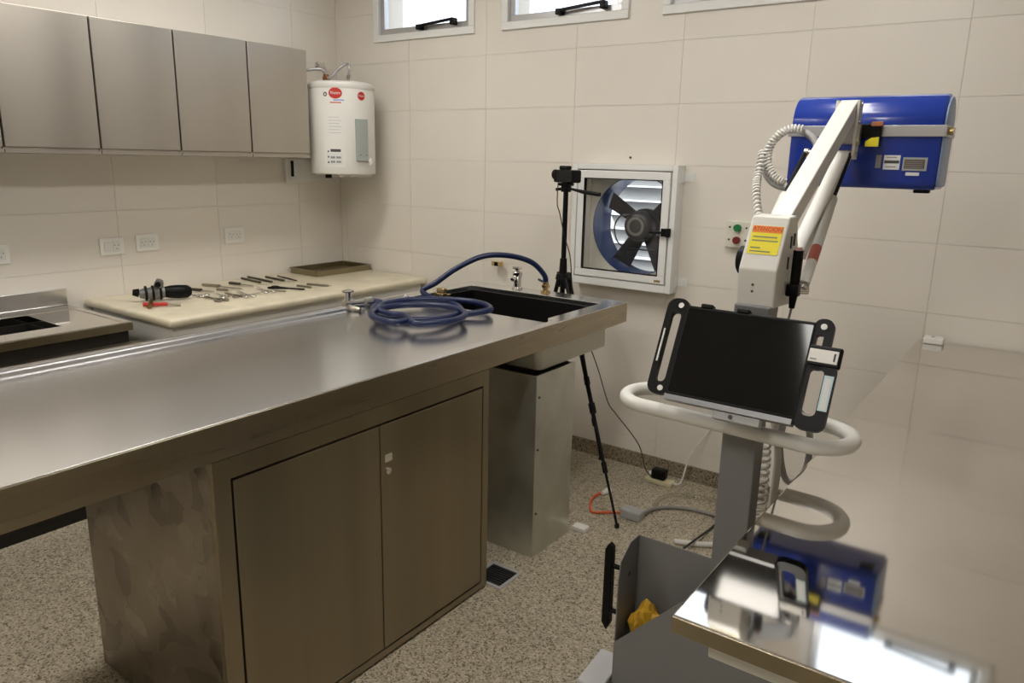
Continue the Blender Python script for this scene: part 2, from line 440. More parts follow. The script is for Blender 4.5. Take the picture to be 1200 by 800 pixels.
# windows
for k, (a, b) in enumerate(WINS):
    wn = empty('window_%d' % (k+1), ((a+b)/2, YB, WZ0), kind='structure')
    e = .03
    f = MB()
    for q in ((a-.012, b+.012, WZ0-.012, WZ0+e), (a-.012, b+.012, WZ1-e, WZ1+.012)): f.box(q[0], q[1], YB-.014, YB+.06, q[2], q[3], .003)
    for q in ((a-.012, a+e, WZ0+e, WZ1-e), (b-e, b+.012, WZ0+e, WZ1-e)): f.box(q[0], q[1], YB-.014, YB+.06, q[2], q[3], .003)
    f.obj('window_frame', M_alu, wn)
    s = MB(); a2, b2, c2, d2 = a+e+.004, b-e-.004, WZ0+e+.004, WZ1-e-.004; t = .032
    s.box(a2, b2, YB+.01, YB+.045, c2, c2+t, .002).box(a2, b2, YB+.01, YB+.045, d2-t, d2, .002)
    s.box(a2, a2+t, YB+.01, YB+.045, c2+t, d2-t, .002).box(b2-t, b2, YB+.01, YB+.045, c2+t, d2-t, .002)
    s.obj('sash', M_silver, wn)
    MB().box(a2+t-.004, b2-t+.004, YB+.026, YB+.03, c2+t-.004, d2-t+.004).obj('pane', M_glass, wn)
    h = MB(); hx = a+(b-a)*.46
    h.box(hx, hx+.035, YB-.03, YB+.012, c2+.004, c2+.034, .004)
    h.beam((hx+.015, YB-.022, c2+.024), (hx+.29, YB-.022, c2+.044), .014, .016, .003)
    h.box(hx+.27, hx+.30, YB-.03, YB+.012, c2+.012, c2+.05, .004)
    h.obj('latch', M_black, wn)

# ceiling lights (above the frame; they light the room)
def ceiling_light(x, y, label):
    t = empty('ceiling_light', (x, y, ZC-.06), label, 'light', 'ceiling light fittings')
    MB().box(x-.17, x+.17, y-.62, y+.62, ZC-.06, ZC, .004).obj('housing', M_alu, t)
    MB().box(x-.14, x+.14, y-.59, y+.59, ZC-.068, ZC-.0605, .001).obj('diffuser', M_lampd, t)
ceiling_light(-2.9, 2.1, 'white ceiling light over the left counters')
ceiling_light(-.9, 2.1, 'white ceiling light over the x-ray cart')
ceiling_light(-2.9, -.6, 'white ceiling light over the near end of the dissection table')
ceiling_light(-.9, -.6, 'white ceiling light over the near right part of the room')

# ------------------------------------------------------------------ wall cabinets
ys = [1.03, 1.449, 1.864, 2.275, 2.705, 3.117]
cablab = ['steel wall cabinet cut off by the left edge', 'widest-looking steel wall cabinet, at the far left', 'second fully visible steel wall cabinet from the left', 'steel wall cabinet, second from the water heater', 'steel wall cabinet next to the water heater']
for i in range(5):
    y0, y1 = ys[i]+.002, ys[i+1]-.002
    t = empty('wall_cabinet', (XL+.17, (y0+y1)/2, 1.648), cablab[i], 'cabinet', 'wall cabinets over the counter')
    MB().box(XL, -3.778, y0, y1, 1.655, 2.268, .002).obj('body', M_cab, t)
    MB().box(-3.775, -3.755, y0+.002, y1-.002, 1.676, 2.268, .003).obj('door', M_cab, t)
    MB().prism([(-3.775, y0, 1.665), (-3.752, y0, 1.668), (-3.752, y0, 1.652), (-3.80, y0, 1.648), (-3.80, y0, 1.654)], (0, y1-y0, 0)).obj('bottom_rail', M_cab, t)

# ------------------------------------------------------------------ water heater
HC = Vector((-3.735, 3.36, 0)); HR = .2
t = empty('water_heater', (HC.x, HC.y, 1.555), 'white cylindrical electric water heater with red oval badges in the corner', 'water heater')
MB().lathe((HC.x, HC.y, 1.555), (0, 0, 1), [(0, 0), (HR-.02, 0), (HR-.004, .004), (HR, .012), (HR, .53), (HR-.004, .54), (HR-.03, .55), (0, .552)], 48).obj('tank', M_whitep, t, 40)
MB().lathe((HC.x, HC.y, 1.555), (0, 0, 1), [(HR+.001, .505), (HR+.003, .51), (HR+.003, .528), (HR+.001, .533)], 48).obj('top_band', M_white, t, 40)
def curved(a0, a1, z0, z1, r, oval=False, n=14):     # a patch wrapped on the heater, angles in degrees from -Y towards +X
    mb = MB(); bm = mb.bm
    P3 = lambda a, z, rr: (HC.x+rr*math.sin(a), HC.y-rr*math.cos(a), z)
    if oval:
        am, zm, ra, rz = math.radians((a0+a1)/2), (z0+z1)/2, math.radians((a1-a0)/2), (z1-z0)/2
        c = bm.verts.new(P3(am, zm, r)); prev = None
        for q in range(1, 7):
            vs = [bm.verts.new(P3(am+ra*q/6*math.cos(2*PI*i/28), zm+rz*q/6*math.sin(2*PI*i/28), r)) for i in range(28)]
            for i in range(28):
                j = (i+1) % 28
                bm.faces.new((c, vs[i], vs[j]) if prev is None else (prev[i], vs[i], vs[j], prev[j]))
            prev = vs
    else:
        lo = []; hi = []
        for i in range(n+1):
            a = math.radians(a0+(a1-a0)*i/n); lo.append([bm.verts.new(P3(a, z0, q)) for q in (HR-.003, r)]); hi.append([bm.verts.new(P3(a, z1, q)) for q in (HR-.003, r)])
        for i in range(n):
            bm.faces.new((lo[i][1], lo[i+1][1], hi[i+1][1], hi[i][1])); bm.faces.new((lo[i][0], lo[i+1][0], lo[i+1][1], lo[i][1])); bm.faces.new((hi[i][1], hi[i+1][1], hi[i+1][0], hi[i][0]))
        bm.faces.new((lo[0][0], lo[0][1], hi[0][1], hi[0][0])); bm.faces.new((lo[n][1], lo[n][0], hi[n][0], hi[n][1]))
    return mb
# the side towards the camera is at about 48 degrees
def wrapped_text(body, name, m, a, z, size, parent, r, squash=1):
    o = text(body, name, m, parent, (0, 0, 0), (1, 0, 0), (0, 0, 1), size, depth=0)
    o0 = Vector(parent['_o'])
    for q in o.data.vertices:
        p = q.co + o0
        th = math.radians(a)+p.x*squash/HR
        q.co = Vector((HC.x+r*math.sin(th), HC.y-r*math.cos(th), z+p.z))-o0
    return o
sh = curved(14, 52, 1.60, 2.06, HR+.0006).obj('label_sheet', M_whitep, t)
b1 = curved(26, 49, 1.998, 2.062, HR+.0012, True).obj('badge', M_red, t, label='red oval badge with white lettering'); wrapped_text('Rheem', 'badge_lettering', M_whitep, 37.5, 2.031, .025, t, HR+.0022, .85)
curved(34, 52, 1.986, 1.994, HR+.001).obj('badge_underline', mat('pale blue print', (.3, .4, .75), .5), t)
b2 = curved(76, 91, 1.995, 2.045, HR+.0012, True).obj('badge', M_red, t); wrapped_text('Rheem', 'badge_lettering', M_whitep, 83.5, 2.021, .017, t, HR+.0022, .85)
curved(16, 23, 2.010, 2.036, HR+.0012, True).obj('round_seal', M_inkd, t)
curved(18, 21, 2.016, 2.030, HR+.0018, True).obj('seal_mark', M_paper, t)
curved(28, 47, 1.973, 1.979, HR+.001).obj('print_line', M_redink, t)
for q in range(6):
    curved(24, 46-3*(q % 2), 1.80+q*.018, 1.8035+q*.018, HR+.001, n=6).obj('print_line', mat('faint print', (.55, .56, .58), .6), t)
curved(26, 44, 1.690, 1.706, HR+.001).obj('bar_code', M_inkd, t)
curved(19, 47, 1.615, 1.680, HR+.001).obj('rating_label', M_paper, t)
for q in range(3): curved(20.5, 23.5, 1.622+q*.032, 1.634+q*.032, HR+.0016, True).obj('symbol', M_inkd, t)
for q in range(4): curved(26+(q % 2)*10, 34+(q % 2)*10, 1.625+(q//2)*.026, 1.637+(q//2)*.026, HR+.0016, n=4).obj('print_line', M_cable, t)
cv = curved(70, 91, 1.64, 1.885, HR+.022).obj('thermostat_cover', M_greybox, t, label='grey thermostat cover')
for da in (75, 86): curved(da, da+2, 1.67, 1.678, HR+.0235, True).obj('screw', M_inkd, cv)
vx = Vector((HC.x+HR*math.sin(1.66), HC.y-HR*math.cos(1.66), 1.635))
MB().cyl(vx, vx+Vector((.04, -.006, 0)), .011).cyl(vx+Vector((.028, -.004, -.02)), vx+Vector((.028, -.004, .022)), .009).obj('safety_valve', M_whitep, t, 30)
MB().cyl((HC.x-.03, HC.y-.1, 1.555), (HC.x-.03, HC.y-.1, 1.53), .02).obj('drain_cap', M_black, t, 30)
MB().cyl((HC.x+.06, HC.y-.08, 1.555), (HC.x+.06, HC.y-.08, 1.535), .016).obj('drain_nut', M_chrome, t, 30)
q1 = Vector((HC.x-.09, HC.y-.04, 2.105)); q2 = Vector((HC.x+.05, HC.y+.02, 2.105))
MB().cyl(q1, q1+Vector((0, 0, .05)), .017).cyl(q1+Vector((0, 0, .015)), q1+Vector((0, 0, .035)), .024, seg=6).obj('pipe_union', M_copper, t, 30)
MB().cyl(q2, q2+Vector((0, 0, .045)), .014).cyl(q2+Vector((0, 0, .01)), q2+Vector((0, 0, .026)), .02, seg=6).obj('pipe_union', M_chrome, t, 30)
MB().tube(catmull([q1+Vector((.0, 0, .035)), q1+Vector((.04, .0, .03)), q1+Vector((.08, .03, .08)), q2+Vector((-.02, 0, .11)), q2+Vector((.005, 0, .09)), q2+Vector((0, 0, .04))], 8), .009).obj('flexible_pipe', M_silver, t, 60)
MB().tube(catmull([q1+Vector((0, 0, .05)), q1+Vector((-.02, -.03, .08)), q1+Vector((-.12, -.12, .06)), (XL+.01, HC.y-.215, 2.13)], 8), .009).obj('flexible_pipe', M_silver, t, 60)
MB().lathe((XL+.001, 3.50, 2.235), (1, 0, 0), [(.03, 0), (.03, .004), (.014, .012), (.014, .06), (.022, .06), (.022, .09), (0, .092)], 20).obj('wall_tap', M_chrome, t, 30)
MB().box(XL+.001, XL+.03, 3.18, 3.62, 1.49, 1.64, .003).box(XL+.03, HC.x+.0, 3.42, 3.60, 1.535, 1.552, .002).obj('wall_bracket', M_white, t)
MB().box(XL+.032, XL+.045, 3.215, 3.23, 1.53, 1.63, .002).obj('bracket_bolt', M_black, t)

# ------------------------------------------------------------------ outlets on the left wall
def outlet(y0, y1, z0, z1, label, kinds):
    yc = (y0+y1)/2
    t = empty('wall_outlet', (XL, yc, (z0+z1)/2), label, 'outlet', 'outlets over the counter')
    MB().box(XL+.0005, XL+.010, y0, y1, z0, z1, .003).obj('plate', M_whitep, t)
    dy = (y1-y0)
    for k, kd in enumerate(kinds):
        c = y0+dy*(.32+.36*k); z = (z0+z1)/2
        m_ = MB().box(XL+.010, XL+.014, c-dy*.15, c+dy*.15, z-.026, z+.026, .0015).obj('socket' if kd else 'blank_module', M_white, t)
        if kd:
            for oy, oz, an in ((-.010, .006, 35), (.010, .006, -35), (0, -.012, 90)):
                MB().box(XL+.0138, XL+.0146, c+oy-.0016, c+oy+.0016, z+oz-.004, z+oz+.004, rot=Matrix.Rotation(math.radians(an if oz > 0 else 0), 3, 'X')).obj('slot', mat('slot shadow', (.16, .14, .12), .6), m_)
outlet(1.415, 1.545, 1.128, 1.218, 'white outlet cut off by the left edge', [1, 1])
outlet(1.972, 2.100, 1.125, 1.215, 'left white outlet of the pair, with one blank module', [0, 1])
outlet(2.168, 2.298, 1.130, 1.222, 'right white outlet of the pair, with two sockets', [1, 1])
outlet(2.720, 2.855, 1.132, 1.228, 'single white outlet nearest the water heater', [1, 1])

# ------------------------------------------------------------------ sink counter
t = empty('sink_counter', (-3.78, .9, 0), 'stainless steel sink counter with backsplash against the left wall', 'sink')
sx0, sx1, sy0, sy1 = XL+.005, -3.455, -.2, 1.775
MB().heights([sx0, -3.96, -3.61, -3.50, -3.47, sx1], [sy0, .75, 1.53, 1.745, sy1],
             [[.893]*4, [.889, None, .889, .893], [.889]*3+[.893], [.889]*3+[.893], [.893]*4], .852, .003).obj('worktop', M_mirror, t)
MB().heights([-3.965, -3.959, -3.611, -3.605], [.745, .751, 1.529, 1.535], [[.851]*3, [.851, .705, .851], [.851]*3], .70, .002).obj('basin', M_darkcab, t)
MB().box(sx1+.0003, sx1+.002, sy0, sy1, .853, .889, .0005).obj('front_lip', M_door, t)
MB().box(sx0, sx0+.018, sy0, sy1, .894, .978, .003).obj('backsplash', M_steel, t)
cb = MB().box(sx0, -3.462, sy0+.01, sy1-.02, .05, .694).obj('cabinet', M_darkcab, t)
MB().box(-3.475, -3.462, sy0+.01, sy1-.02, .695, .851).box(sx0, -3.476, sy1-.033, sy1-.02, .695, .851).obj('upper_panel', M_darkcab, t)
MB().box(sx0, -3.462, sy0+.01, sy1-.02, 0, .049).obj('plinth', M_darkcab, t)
MB().box(-3.461, -3.37, sy0, 1.80, .74, .80, .004).obj('front_rail', M_door, t)

# ------------------------------------------------------------------ marble counter
t = empty('marble_counter', (-3.7, 2.75, 0), 'cream marble worktop on a white base in the corner', 'counter')
MB().box(XL+.003, -3.285, 1.862, YB-.015, .868, .908, .016, 3).obj('worktop', M_marble, t, 40)
MB().box(XL+.013, -3.33, 1.90, YB-.03, 0, .867).obj('base', M_white, t)
MZ = .908
# ------------------------------------------------------------------ tools on the marble counter
def on(px, py, z=MZ): return P(px, py, z=z)
# bone saw
s0 = on(170, 349); s0.z = MZ
t = empty('bone_saw', s0, 'grey bone saw with black handle on the marble', 'saw')
a = on(168, 344, MZ+.044); b = on(193, 342, MZ+.046); c = on(224, 341, MZ+.040)
d = (b-a)
MB().lathe(a, d, [(0, -.02), (.022, -.018), (.028, 0), (.03, .03), (.036, .05), (.036, d.length*.75), (.03, d.length)], 20).obj('motor_body', M_sawgrey, t, 40)
g = a+d*.62
MB().cyl(g+Vector((0, 0, -.02)), g+Vector((.015, .01, .055)), .026, .022).cyl(g+Vector((.015, .01, .055)), g+Vector((.02, .012, .066)), .018).obj('gear_head', M_sawgrey, t, 30)
MB().cyl(g+Vector((.02, .0, .045)), g+Vector((.055, -.02, .05)), .017, .014).obj('blade_chuck', M_black, t, 30)
MB().cyl(a+Vector((-.012, -.018, .005)), a+Vector((-.028, -.04, .008)), .022, .016).obj('end_cap', M_black, t, 30)
MB().tube([b-d*.1, b+(c-b)*.2, b+(c-b)*.5, b+(c-b)*.85, c], lambda k: (.026, .033, .036, .034, .022)[int(round(k*4))], 14).obj('handle', M_black, t, 50)
for k in (.12, .45, .8): MB().lathe(a+d*k, d, [(.0372, -.006), (.040, -.004), (.040, .004), (.0372, .006)], 20).obj('collar', M_black, t, 40)
# hammer
h0 = on(168, 360); h1 = on(212, 359)
t = empty('hammer', on(185, 360), 'red-handled hammer in front of the bone saw', 'hammer')
dv = (h1-h0); up = Vector((0, 0, .014))
MB().tube([h0+up, h0+dv*.1+up, h0+dv*.6+up, h0+dv*.66+up], lambda k: .011-.003*k, 12).obj('grip', M_red, t, 50)
MB().cyl(h0+dv*.64+up, h1+up*.6, .006).obj('shaft', M_inst, t, 30)
hc = h0+dv*.2+up
MB().cyl(hc+Vector((.03, -.02, 0)), hc+Vector((-.03, .02, .012)), .011).cyl(hc+Vector((.03, -.02, 0)), hc+Vector((.042, -.03, 0)), .013).obj('head', mat('worn bronze', (.30, .19, .08), .35, 1), t, 30)
# instruments laid out in rows
ZB = MZ+.004
def rod(p0, p1, name, label, kind, m_=None):
    a = on(*p0); b = on(*p1); a.z = b.z = MZ; d = b-a; L = d.length; mid = (a+b)/2
    t = empty(name, mid, label, name.split('_')[-1], 'instruments on the marble counter')
    n = d.normalized(); sd = Vector((-n.y, n.x, 0)); m_ = m_ or M_inst
    up = Vector((0, 0, .007))
    if kind == 'scalpel':
        MB().beam(a+up, a+d*.72+up, .015, .012, .003).obj('handle', m_, t)
        MB().prism([a+d*.72+up-sd*.005, a+d*.72+up+sd*.005, a+d*.95+up+sd*.004, b+up-sd*.004], (0, 0, .0015)).obj('blade', M_chrome, t)
    elif kind == 'knife':
        MB().beam(a+up*1.3, a+d*.42+up*1.3, .022, .015, .004).obj('handle', m_, t)
        MB().prism([a+d*.42+up-sd*.011, a+d*.42+up+sd*.011, a+d*.9+up+sd*.008, b+up-sd*.009], (0, 0, .002)).obj('blade', M_inst, t)
    elif kind == 'forceps':
        for s_ in (-1, 1):
            MB().tube(catmull([a+up, a+d*.3+up+sd*.007*s_, a+d*.6+up+sd*.008*s_, b+up+sd*.0015*s_], 6), .0032, 8).obj('arm', m_, t, 60)
        MB().beam(a+up-n*.004, a+up+n*.02, .009, .008, .002).obj('joint', m_, t)
    else:                                   # scissors or clamp
        piv = a+d*.48+up
        for s_ in (-1, 1):
            bl = MB().beam(piv-n*.012, b+up+sd*.004*s_, .012, .006, .0015).beam(piv+n*.01, a+d*.22+up+sd*.018*s_, .010, .008, .0015)
            bl.obj('blade', m_, t)
            c_ = a+d*.12+up+sd*.02*s_
            MB().tube([c_+n*.022*math.cos(k*PI/8)+sd*.013*math.sin(k*PI/8) for k in range(16)], .005, 8, closed=True).obj('finger_ring', m_, t, 60)
        MB().cyl(piv, piv+Vector((0, 0, .006)), .005).obj('pivot', M_chrome, t, 30)
    return t
I = lambda x, y: (280+x/6, 290+y/6)
J = lambda x, y: (100+x/6, 310+y/6)
D_ = mat('dark instrument steel', (.12, .105, .085), .35, 1)
rod(J(745, 183), J(915, 198), 'dissecting_knife', 'dark thin knife beside the black saw handle', 'knife', D_)
rod(J(825, 150), J(1115, 178), 'dissecting_knife', 'longest knife in the row, wide dull blade', 'knife')
rod(J(925, 182), J(1035, 190), 'bone_chisel', 'short blunt chisel in front of the longest knife', 'scalpel')
rod(J(1015, 138), J(1190, 157), 'dissecting_knife', 'knife at the back, nearest behind the clamps', 'knife', D_)
rod(J(840, 226), J(755, 222), 'bone_rongeur', 'shiny pliers-like tool nearest the hammer', 'scissors', M_chrome)
rod(J(975, 262), J(840, 232), 'surgical_scissors', 'scissors at the front edge of the tool rows', 'scissors')
rod(J(1000, 240), J(920, 212), 'surgical_clamp', 'leftmost of the small shiny clamps', 'scissors', M_chrome)
rod(J(1090, 234), J(990, 206), 'surgical_clamp', 'second of the small shiny clamps', 'scissors')
rod(J(1165, 235), J(1070, 196), 'surgical_clamp', 'third of the small shiny clamps', 'scissors', M_chrome)
rod(I(225, 322), I(130, 292), 'surgical_clamp', 'rightmost of the small shiny clamps', 'scissors', M_chrome)
rod(I(60, 345), I(165, 322), 'surgical_forceps', 'forceps lying in front of the rightmost clamp', 'forceps', M_chrome)
rod(I(20, 222), I(205, 266), 'surgical_probe', 'leftmost of the long dark probes at the back', 'scalpel', D_)
rod(I(65, 213), I(300, 262), 'surgical_probe', 'second long dark probe at the back', 'scalpel', D_)
rod(I(190, 213), I(372, 250), 'surgical_probe', 'third long dark probe at the back', 'scalpel', D_)
rod(I(275, 207), I(405, 240), 'surgical_forceps', 'thin forceps nearest the steel tray', 'forceps', D_)
rod(I(215, 285), I(460, 301), 'surgical_scissors', 'large black scissors in the middle of the rows', 'scissors', M_black)
rod(I(410, 275), I(545, 293), 'surgical_scalpel', 'scalpel right of the large black scissors', 'scalpel')
rod(I(480, 264), I(600, 275), 'surgical_scalpel', 'scalpel at the right end, back one', 'scalpel')
rod(I(560, 272), I(655, 278), 'surgical_scalpel', 'shortest scalpel, last at the right end', 'scalpel')
rod(I(245, 310), I(330, 316), 'surgical_forceps', 'small forceps in front of the large black scissors', 'forceps')
# instrument tray
t = empty('instrument_tray', (-3.93, 3.42, MZ), 'empty rectangular steel tray in the corner of the marble', 'tray')
tx0, tx1, ty0, ty1 = -4.075, -3.80, 3.17, 3.635
MB().box(tx0+.004, tx1-.004, ty0+.004, ty1-.004, MZ, MZ+.004).obj('base', M_trayst, t)
MB().ring([(x, y, MZ+.003) for x, y in rrect(tx0, tx1, ty0, ty1, .012)], [(x, y, MZ+.003) for x, y in rrect(tx0+.004, tx1-.004, ty0+.004, ty1-.004, .009)], (0, 0, .03)).obj('side_wall', M_trayst, t)
MB().ring([(x, y, MZ+.033) for x, y in rrect(tx0-.006, tx1+.006, ty0-.006, ty1+.006, .015)], [(x, y, MZ+.033) for x, y in rrect(tx0+.003, tx1-.003, ty0+.003, ty1-.003, .009)], (0, 0, .004)).obj('rim', M_trayst, t)

# ------------------------------------------------------------------ dissection table
TX0, TX1, TY0, TY1, TZ = -2.545, -1.612, .12, 3.20, 1.02
DT = empty('dissection_table', (-2.0, 1.58, 0), 'long stainless dissection table with sink, standing mid room', 'table')
MB().heights([TX0, TX0+.03, TX0+.045, -2.46, -1.69, TX1-.052, TX1-.038, TX1], [TY0, TY0+.05, 2.63, 3.08, TY1],
             [[TZ]*4, [TZ, TZ-.008, TZ, TZ], [TZ, TZ-.022, TZ, TZ], [TZ, TZ-.022, None, TZ], [TZ, TZ-.022, TZ, TZ], [TZ, TZ-.010, TZ, TZ], [TZ]*4], TZ-.096, .003).obj('tabletop', M_steel, DT)
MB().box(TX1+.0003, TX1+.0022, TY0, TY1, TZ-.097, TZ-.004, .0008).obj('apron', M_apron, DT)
sb = MB()
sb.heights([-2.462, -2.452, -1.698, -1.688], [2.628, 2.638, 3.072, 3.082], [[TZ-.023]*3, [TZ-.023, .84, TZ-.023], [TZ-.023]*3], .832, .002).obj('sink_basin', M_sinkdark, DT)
MB().prism([(x, y, .815) for x, y in rrect(-2.51, -1.66, 2.53, 3.11, .03)], (0, 0, .015), 0).ring([(x, y, .83) for x, y in rrect(-2.51, -1.66, 2.53, 3.11, .03)], [(x, y, .83) for x, y in rrect(-2.50, -1.67, 2.54, 3.10, .025)], (0, 0, .092)).obj('sink_box', M_cream, DT, 40)
PX0, PX1, PY0, PY1, PZ = -2.36, -1.64, 1.005, 2.16, .915
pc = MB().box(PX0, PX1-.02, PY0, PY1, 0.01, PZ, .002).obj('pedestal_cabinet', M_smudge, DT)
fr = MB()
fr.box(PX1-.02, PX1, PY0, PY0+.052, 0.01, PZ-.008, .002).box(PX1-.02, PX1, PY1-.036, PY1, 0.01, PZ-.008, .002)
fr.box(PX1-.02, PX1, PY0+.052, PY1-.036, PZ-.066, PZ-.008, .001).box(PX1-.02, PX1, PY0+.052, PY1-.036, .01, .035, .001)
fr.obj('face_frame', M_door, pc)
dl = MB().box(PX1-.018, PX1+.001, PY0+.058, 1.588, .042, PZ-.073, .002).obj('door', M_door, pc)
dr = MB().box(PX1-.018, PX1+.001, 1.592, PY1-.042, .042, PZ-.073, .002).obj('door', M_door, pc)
MB().cyl((PX1, 1.62, .683), (PX1+.009, 1.62, .683), .011).box(PX1+.009, PX1+.013, 1.6185, 1.6215, .676, .69).obj('lock', M_chrome, pc, 30)
MB().box(PX1+.001, PX1+.0018, 1.610, 1.642, .712, .738).obj('sticker', mat('old sticker', (.5, .46, .35), .6), pc)
MB().box(PX0+.05, PX1-.06, PY0+.05, PY1-.05, 0, .011).obj('plinth', M_darkcab, DT)
MB().box(-2.2, -1.70, .55, 1.1, .90, .922).box(-2.2, -1.70, 2.1, 2.5, .905, .922).obj('under_brace', M_darkcab, DT)
GP = MB()
g1 = MB().box(-2.10, -1.622, 2.455, 2.462, 0, .812).obj('duct_panel', M_galv, DT)
MB().box(-1.63, -1.622, 2.4625, 2.755, 0, .812).obj('duct_panel', M_galv, DT)
MB().box(-2.10, -2.092, 2.4625, 2.755, 0, .812).box(-2.0915, -1.6305, 2.747, 2.755, 0, .812).obj('duct_panel', M_galv, DT)
MB().cyl((-1.6235, 2.475, .49), (-1.618, 2.475, .49), .005).cyl((-1.6235, 2.475, .72), (-1.618, 2.475, .72), .005).cyl((-1.6235, 2.475, .2), (-1.618, 2.475, .2), .005).obj('rivet', M_inkd, DT)
tagged(MB().box(-1.62, -1.55, 2.78, 2.83, 0, .022, .004), 'door_wedge', M_whitep, 'small white block on the floor behind the duct pedestal', 'block')
# floor drain
t = empty('floor_drain', (-1.66, 2.25, 0), 'square floor drain with grate beside the table cabinet', 'drain')
MB().ring([(x, y, .0005) for x, y in rrect(-1.735, -1.58, 2.172, 2.327, .002, 1)], [(x, y, .0005) for x, y in rrect(-1.72, -1.595, 2.187, 2.312, .002, 1)], (0, 0, .004)).obj('frame', M_greyl, t)
MB().box(-1.72, -1.595, 2.187, 2.312, .0003, .001).obj('pit', M_sinkdark, t)
for k in range(8): MB().box(-1.716, -1.599, 2.193+k*.0148, 2.199+k*.0148, .0011, .0042).obj('bar', M_fandark, t)

# ------------------------------------------------------------------ taps, hose
rz = TZ
t = empty('table_tap', (-2.22, 3.15, rz), 'chrome pillar tap on the far rim of the table', 'tap')
c = Vector((-2.22, 3.15, rz))
MB().lathe(c, (0, 0, 1), [(.028, 0), (.028, .006), (.02, .012), (.021, .06), (.025, .066), (.025, .085), (.02, .09), (.0, .091)], 20).obj('body', M_chrome, t, 40)
MB().cyl(c+Vector((0, -.018, .062)), c+Vector((0, -.045, .050)), .011).obj('spout', M_chrome, t, 60)
MB().lathe(c+Vector((0, 0, .091)), (0, 0, 1), [(.010, 0), (.012, .008), (.024, .010), (.026, .016), (.024, .024), (0, .026)], 8).obj('handle', M_chrome, t, 30)
t = empty('hose', (-2.2, 2.6, TZ-.02), 'coiled blue rubber hose on the dissection table with tap end', 'hose')
hb = Vector((-2.045, 3.15, rz))
MB().lathe(hb, (0, 0, 1), [(.024, 0), (.024, .008), (.014, .01), (.014, .024), (.021, .026), (.021, .038), (.015, .04), (.015, .055), (0, .056)], 12).obj('coupling', M_brass, t, 30)
MB().tube(catmull([hb+Vector((0.0, 0, .05)), hb+Vector((-.03, .005, .055)), hb+Vector((-.05, .01, .06))], 4), .006).obj('coupling_lever', M_hose, t, 60)
hz = TZ-.022+.0135
def tp(px, py, dz=0): q = P(px, py, z=hz+dz); return q
path = [hb+Vector((0, 0, .05)), hb+Vector((-.005, -.01, .09))]
for f_, z_ in ((.12, .155), (.3, .19), (.5, .19), (.7, .135), (.85, .07), (.95, .03)):
    e_ = tp(478, 366); path.append(hb.lerp(Vector((-2.42, 2.60, rz)), f_)+Vector((0, 0, z_)))
path += [tp(470, 366, .028), tp(450, 352, .03)]
# coils: ellipses on the table given by pixels
def loop(cx, cy, rx, ry, a0, a1, z0, z1, n=12):
    return [tp(cx+rx*math.cos(math.radians(a0+(a1-a0)*k/n)), cy+ry*math.sin(math.radians(a0+(a1-a0)*k/n)), z0+(z1-z0)*k/n) for k in range(n)]
path = path[:-2]
path += loop(490, 363, 50, 12, 300, 480, .0, .026, 8)
path += loop(490, 368, 55, 11, 120, 480, .026, .026, 14)
path += loop(508, 361, 66, 10.5, 120, 400, .026, .014, 12)
path += loop(492, 362, 55, 12.5, 40, 200, .002, .0, 8)
path += [tp(440, 358), tp(446, 354, .01), tp(436, 352.5, .012), tp(433, 353, .012)]
hose = MB().tube(catmull(path, 6), .0135, 12).obj('hose_pipe', M_hose, t, 60)
hp = catmull(path, 6)[-1]; ex = P(408, 356, z=hz+.012); dn = (ex-hp); L_ = dn.length; dn.normalize()
MB().cyl(hp-dn*.01, hp+dn*.025, .021).cyl(hp+dn*.025, hp+dn*(L_-.005), .014).obj('ferrule', M_chrome, t, 30)
MB().cyl(ex-dn*.025, ex+dn*.022, .020).cyl(ex+Vector((0, 0, -.015)), ex+Vector((0, 0, .055)), .013).box(ex.x-.018, ex.x+.018, ex.y-.022, ex.y+.022, ex.z+.052, ex.z+.063, .004).obj('tap_valve', M_chrome, t, 30)
MB().tube(catmull([ex+Vector((0, 0, -.005)), ex+Vector((.03, -.012, -.012)), ex+Vector((.055, -.005, -.014)), ex+Vector((.075, .0, -.018))], 5), .011).obj('tap_spout', M_inst, t, 60)
t = empty('sink_valve', P(514, 351, y=2.67), 'brass valve standing at the near edge of the table sink', 'valve')
bv = P(514, 351, y=2.67)+Vector((0, 0.01, .026))
MB().cyl((bv.x, bv.y, .845), bv+Vector((0, 0, .0)), .012).box(bv.x-.03, bv.x+.03, bv.y-.014, bv.y+.014, bv.z-.03, bv.z+.008, .004).box(bv.x-.012, bv.x+.035, bv.y-.014, bv.y+.014, bv.z+.008, bv.z+.03, .004).obj('body', M_brass, t)
sp_ = P(526, 345, y=2.72)
MB().cyl((sp_.x, sp_.y, .845), (sp_.x, sp_.y, 1.035), .010).obj('standpipe', M_brass, t, 30)
wv = Vector((-2.695, YB, 1.058))
t = empty('wall_valve', wv, 'small brass valve on the wall behind the table', 'valve')
MB().cyl(wv, wv+Vector((0, -.04, 0)), .012).box(wv.x-.035, wv.x+.035, wv.y-.06, wv.y-.03, wv.z-.014, wv.z+.014, .004).obj('body', M_brass, t)
MB().box(wv.x-.01, wv.x+.012, wv.y-.066, wv.y-.0605, wv.z-.012, wv.z+.012, .002).obj('lever', M_black, t)

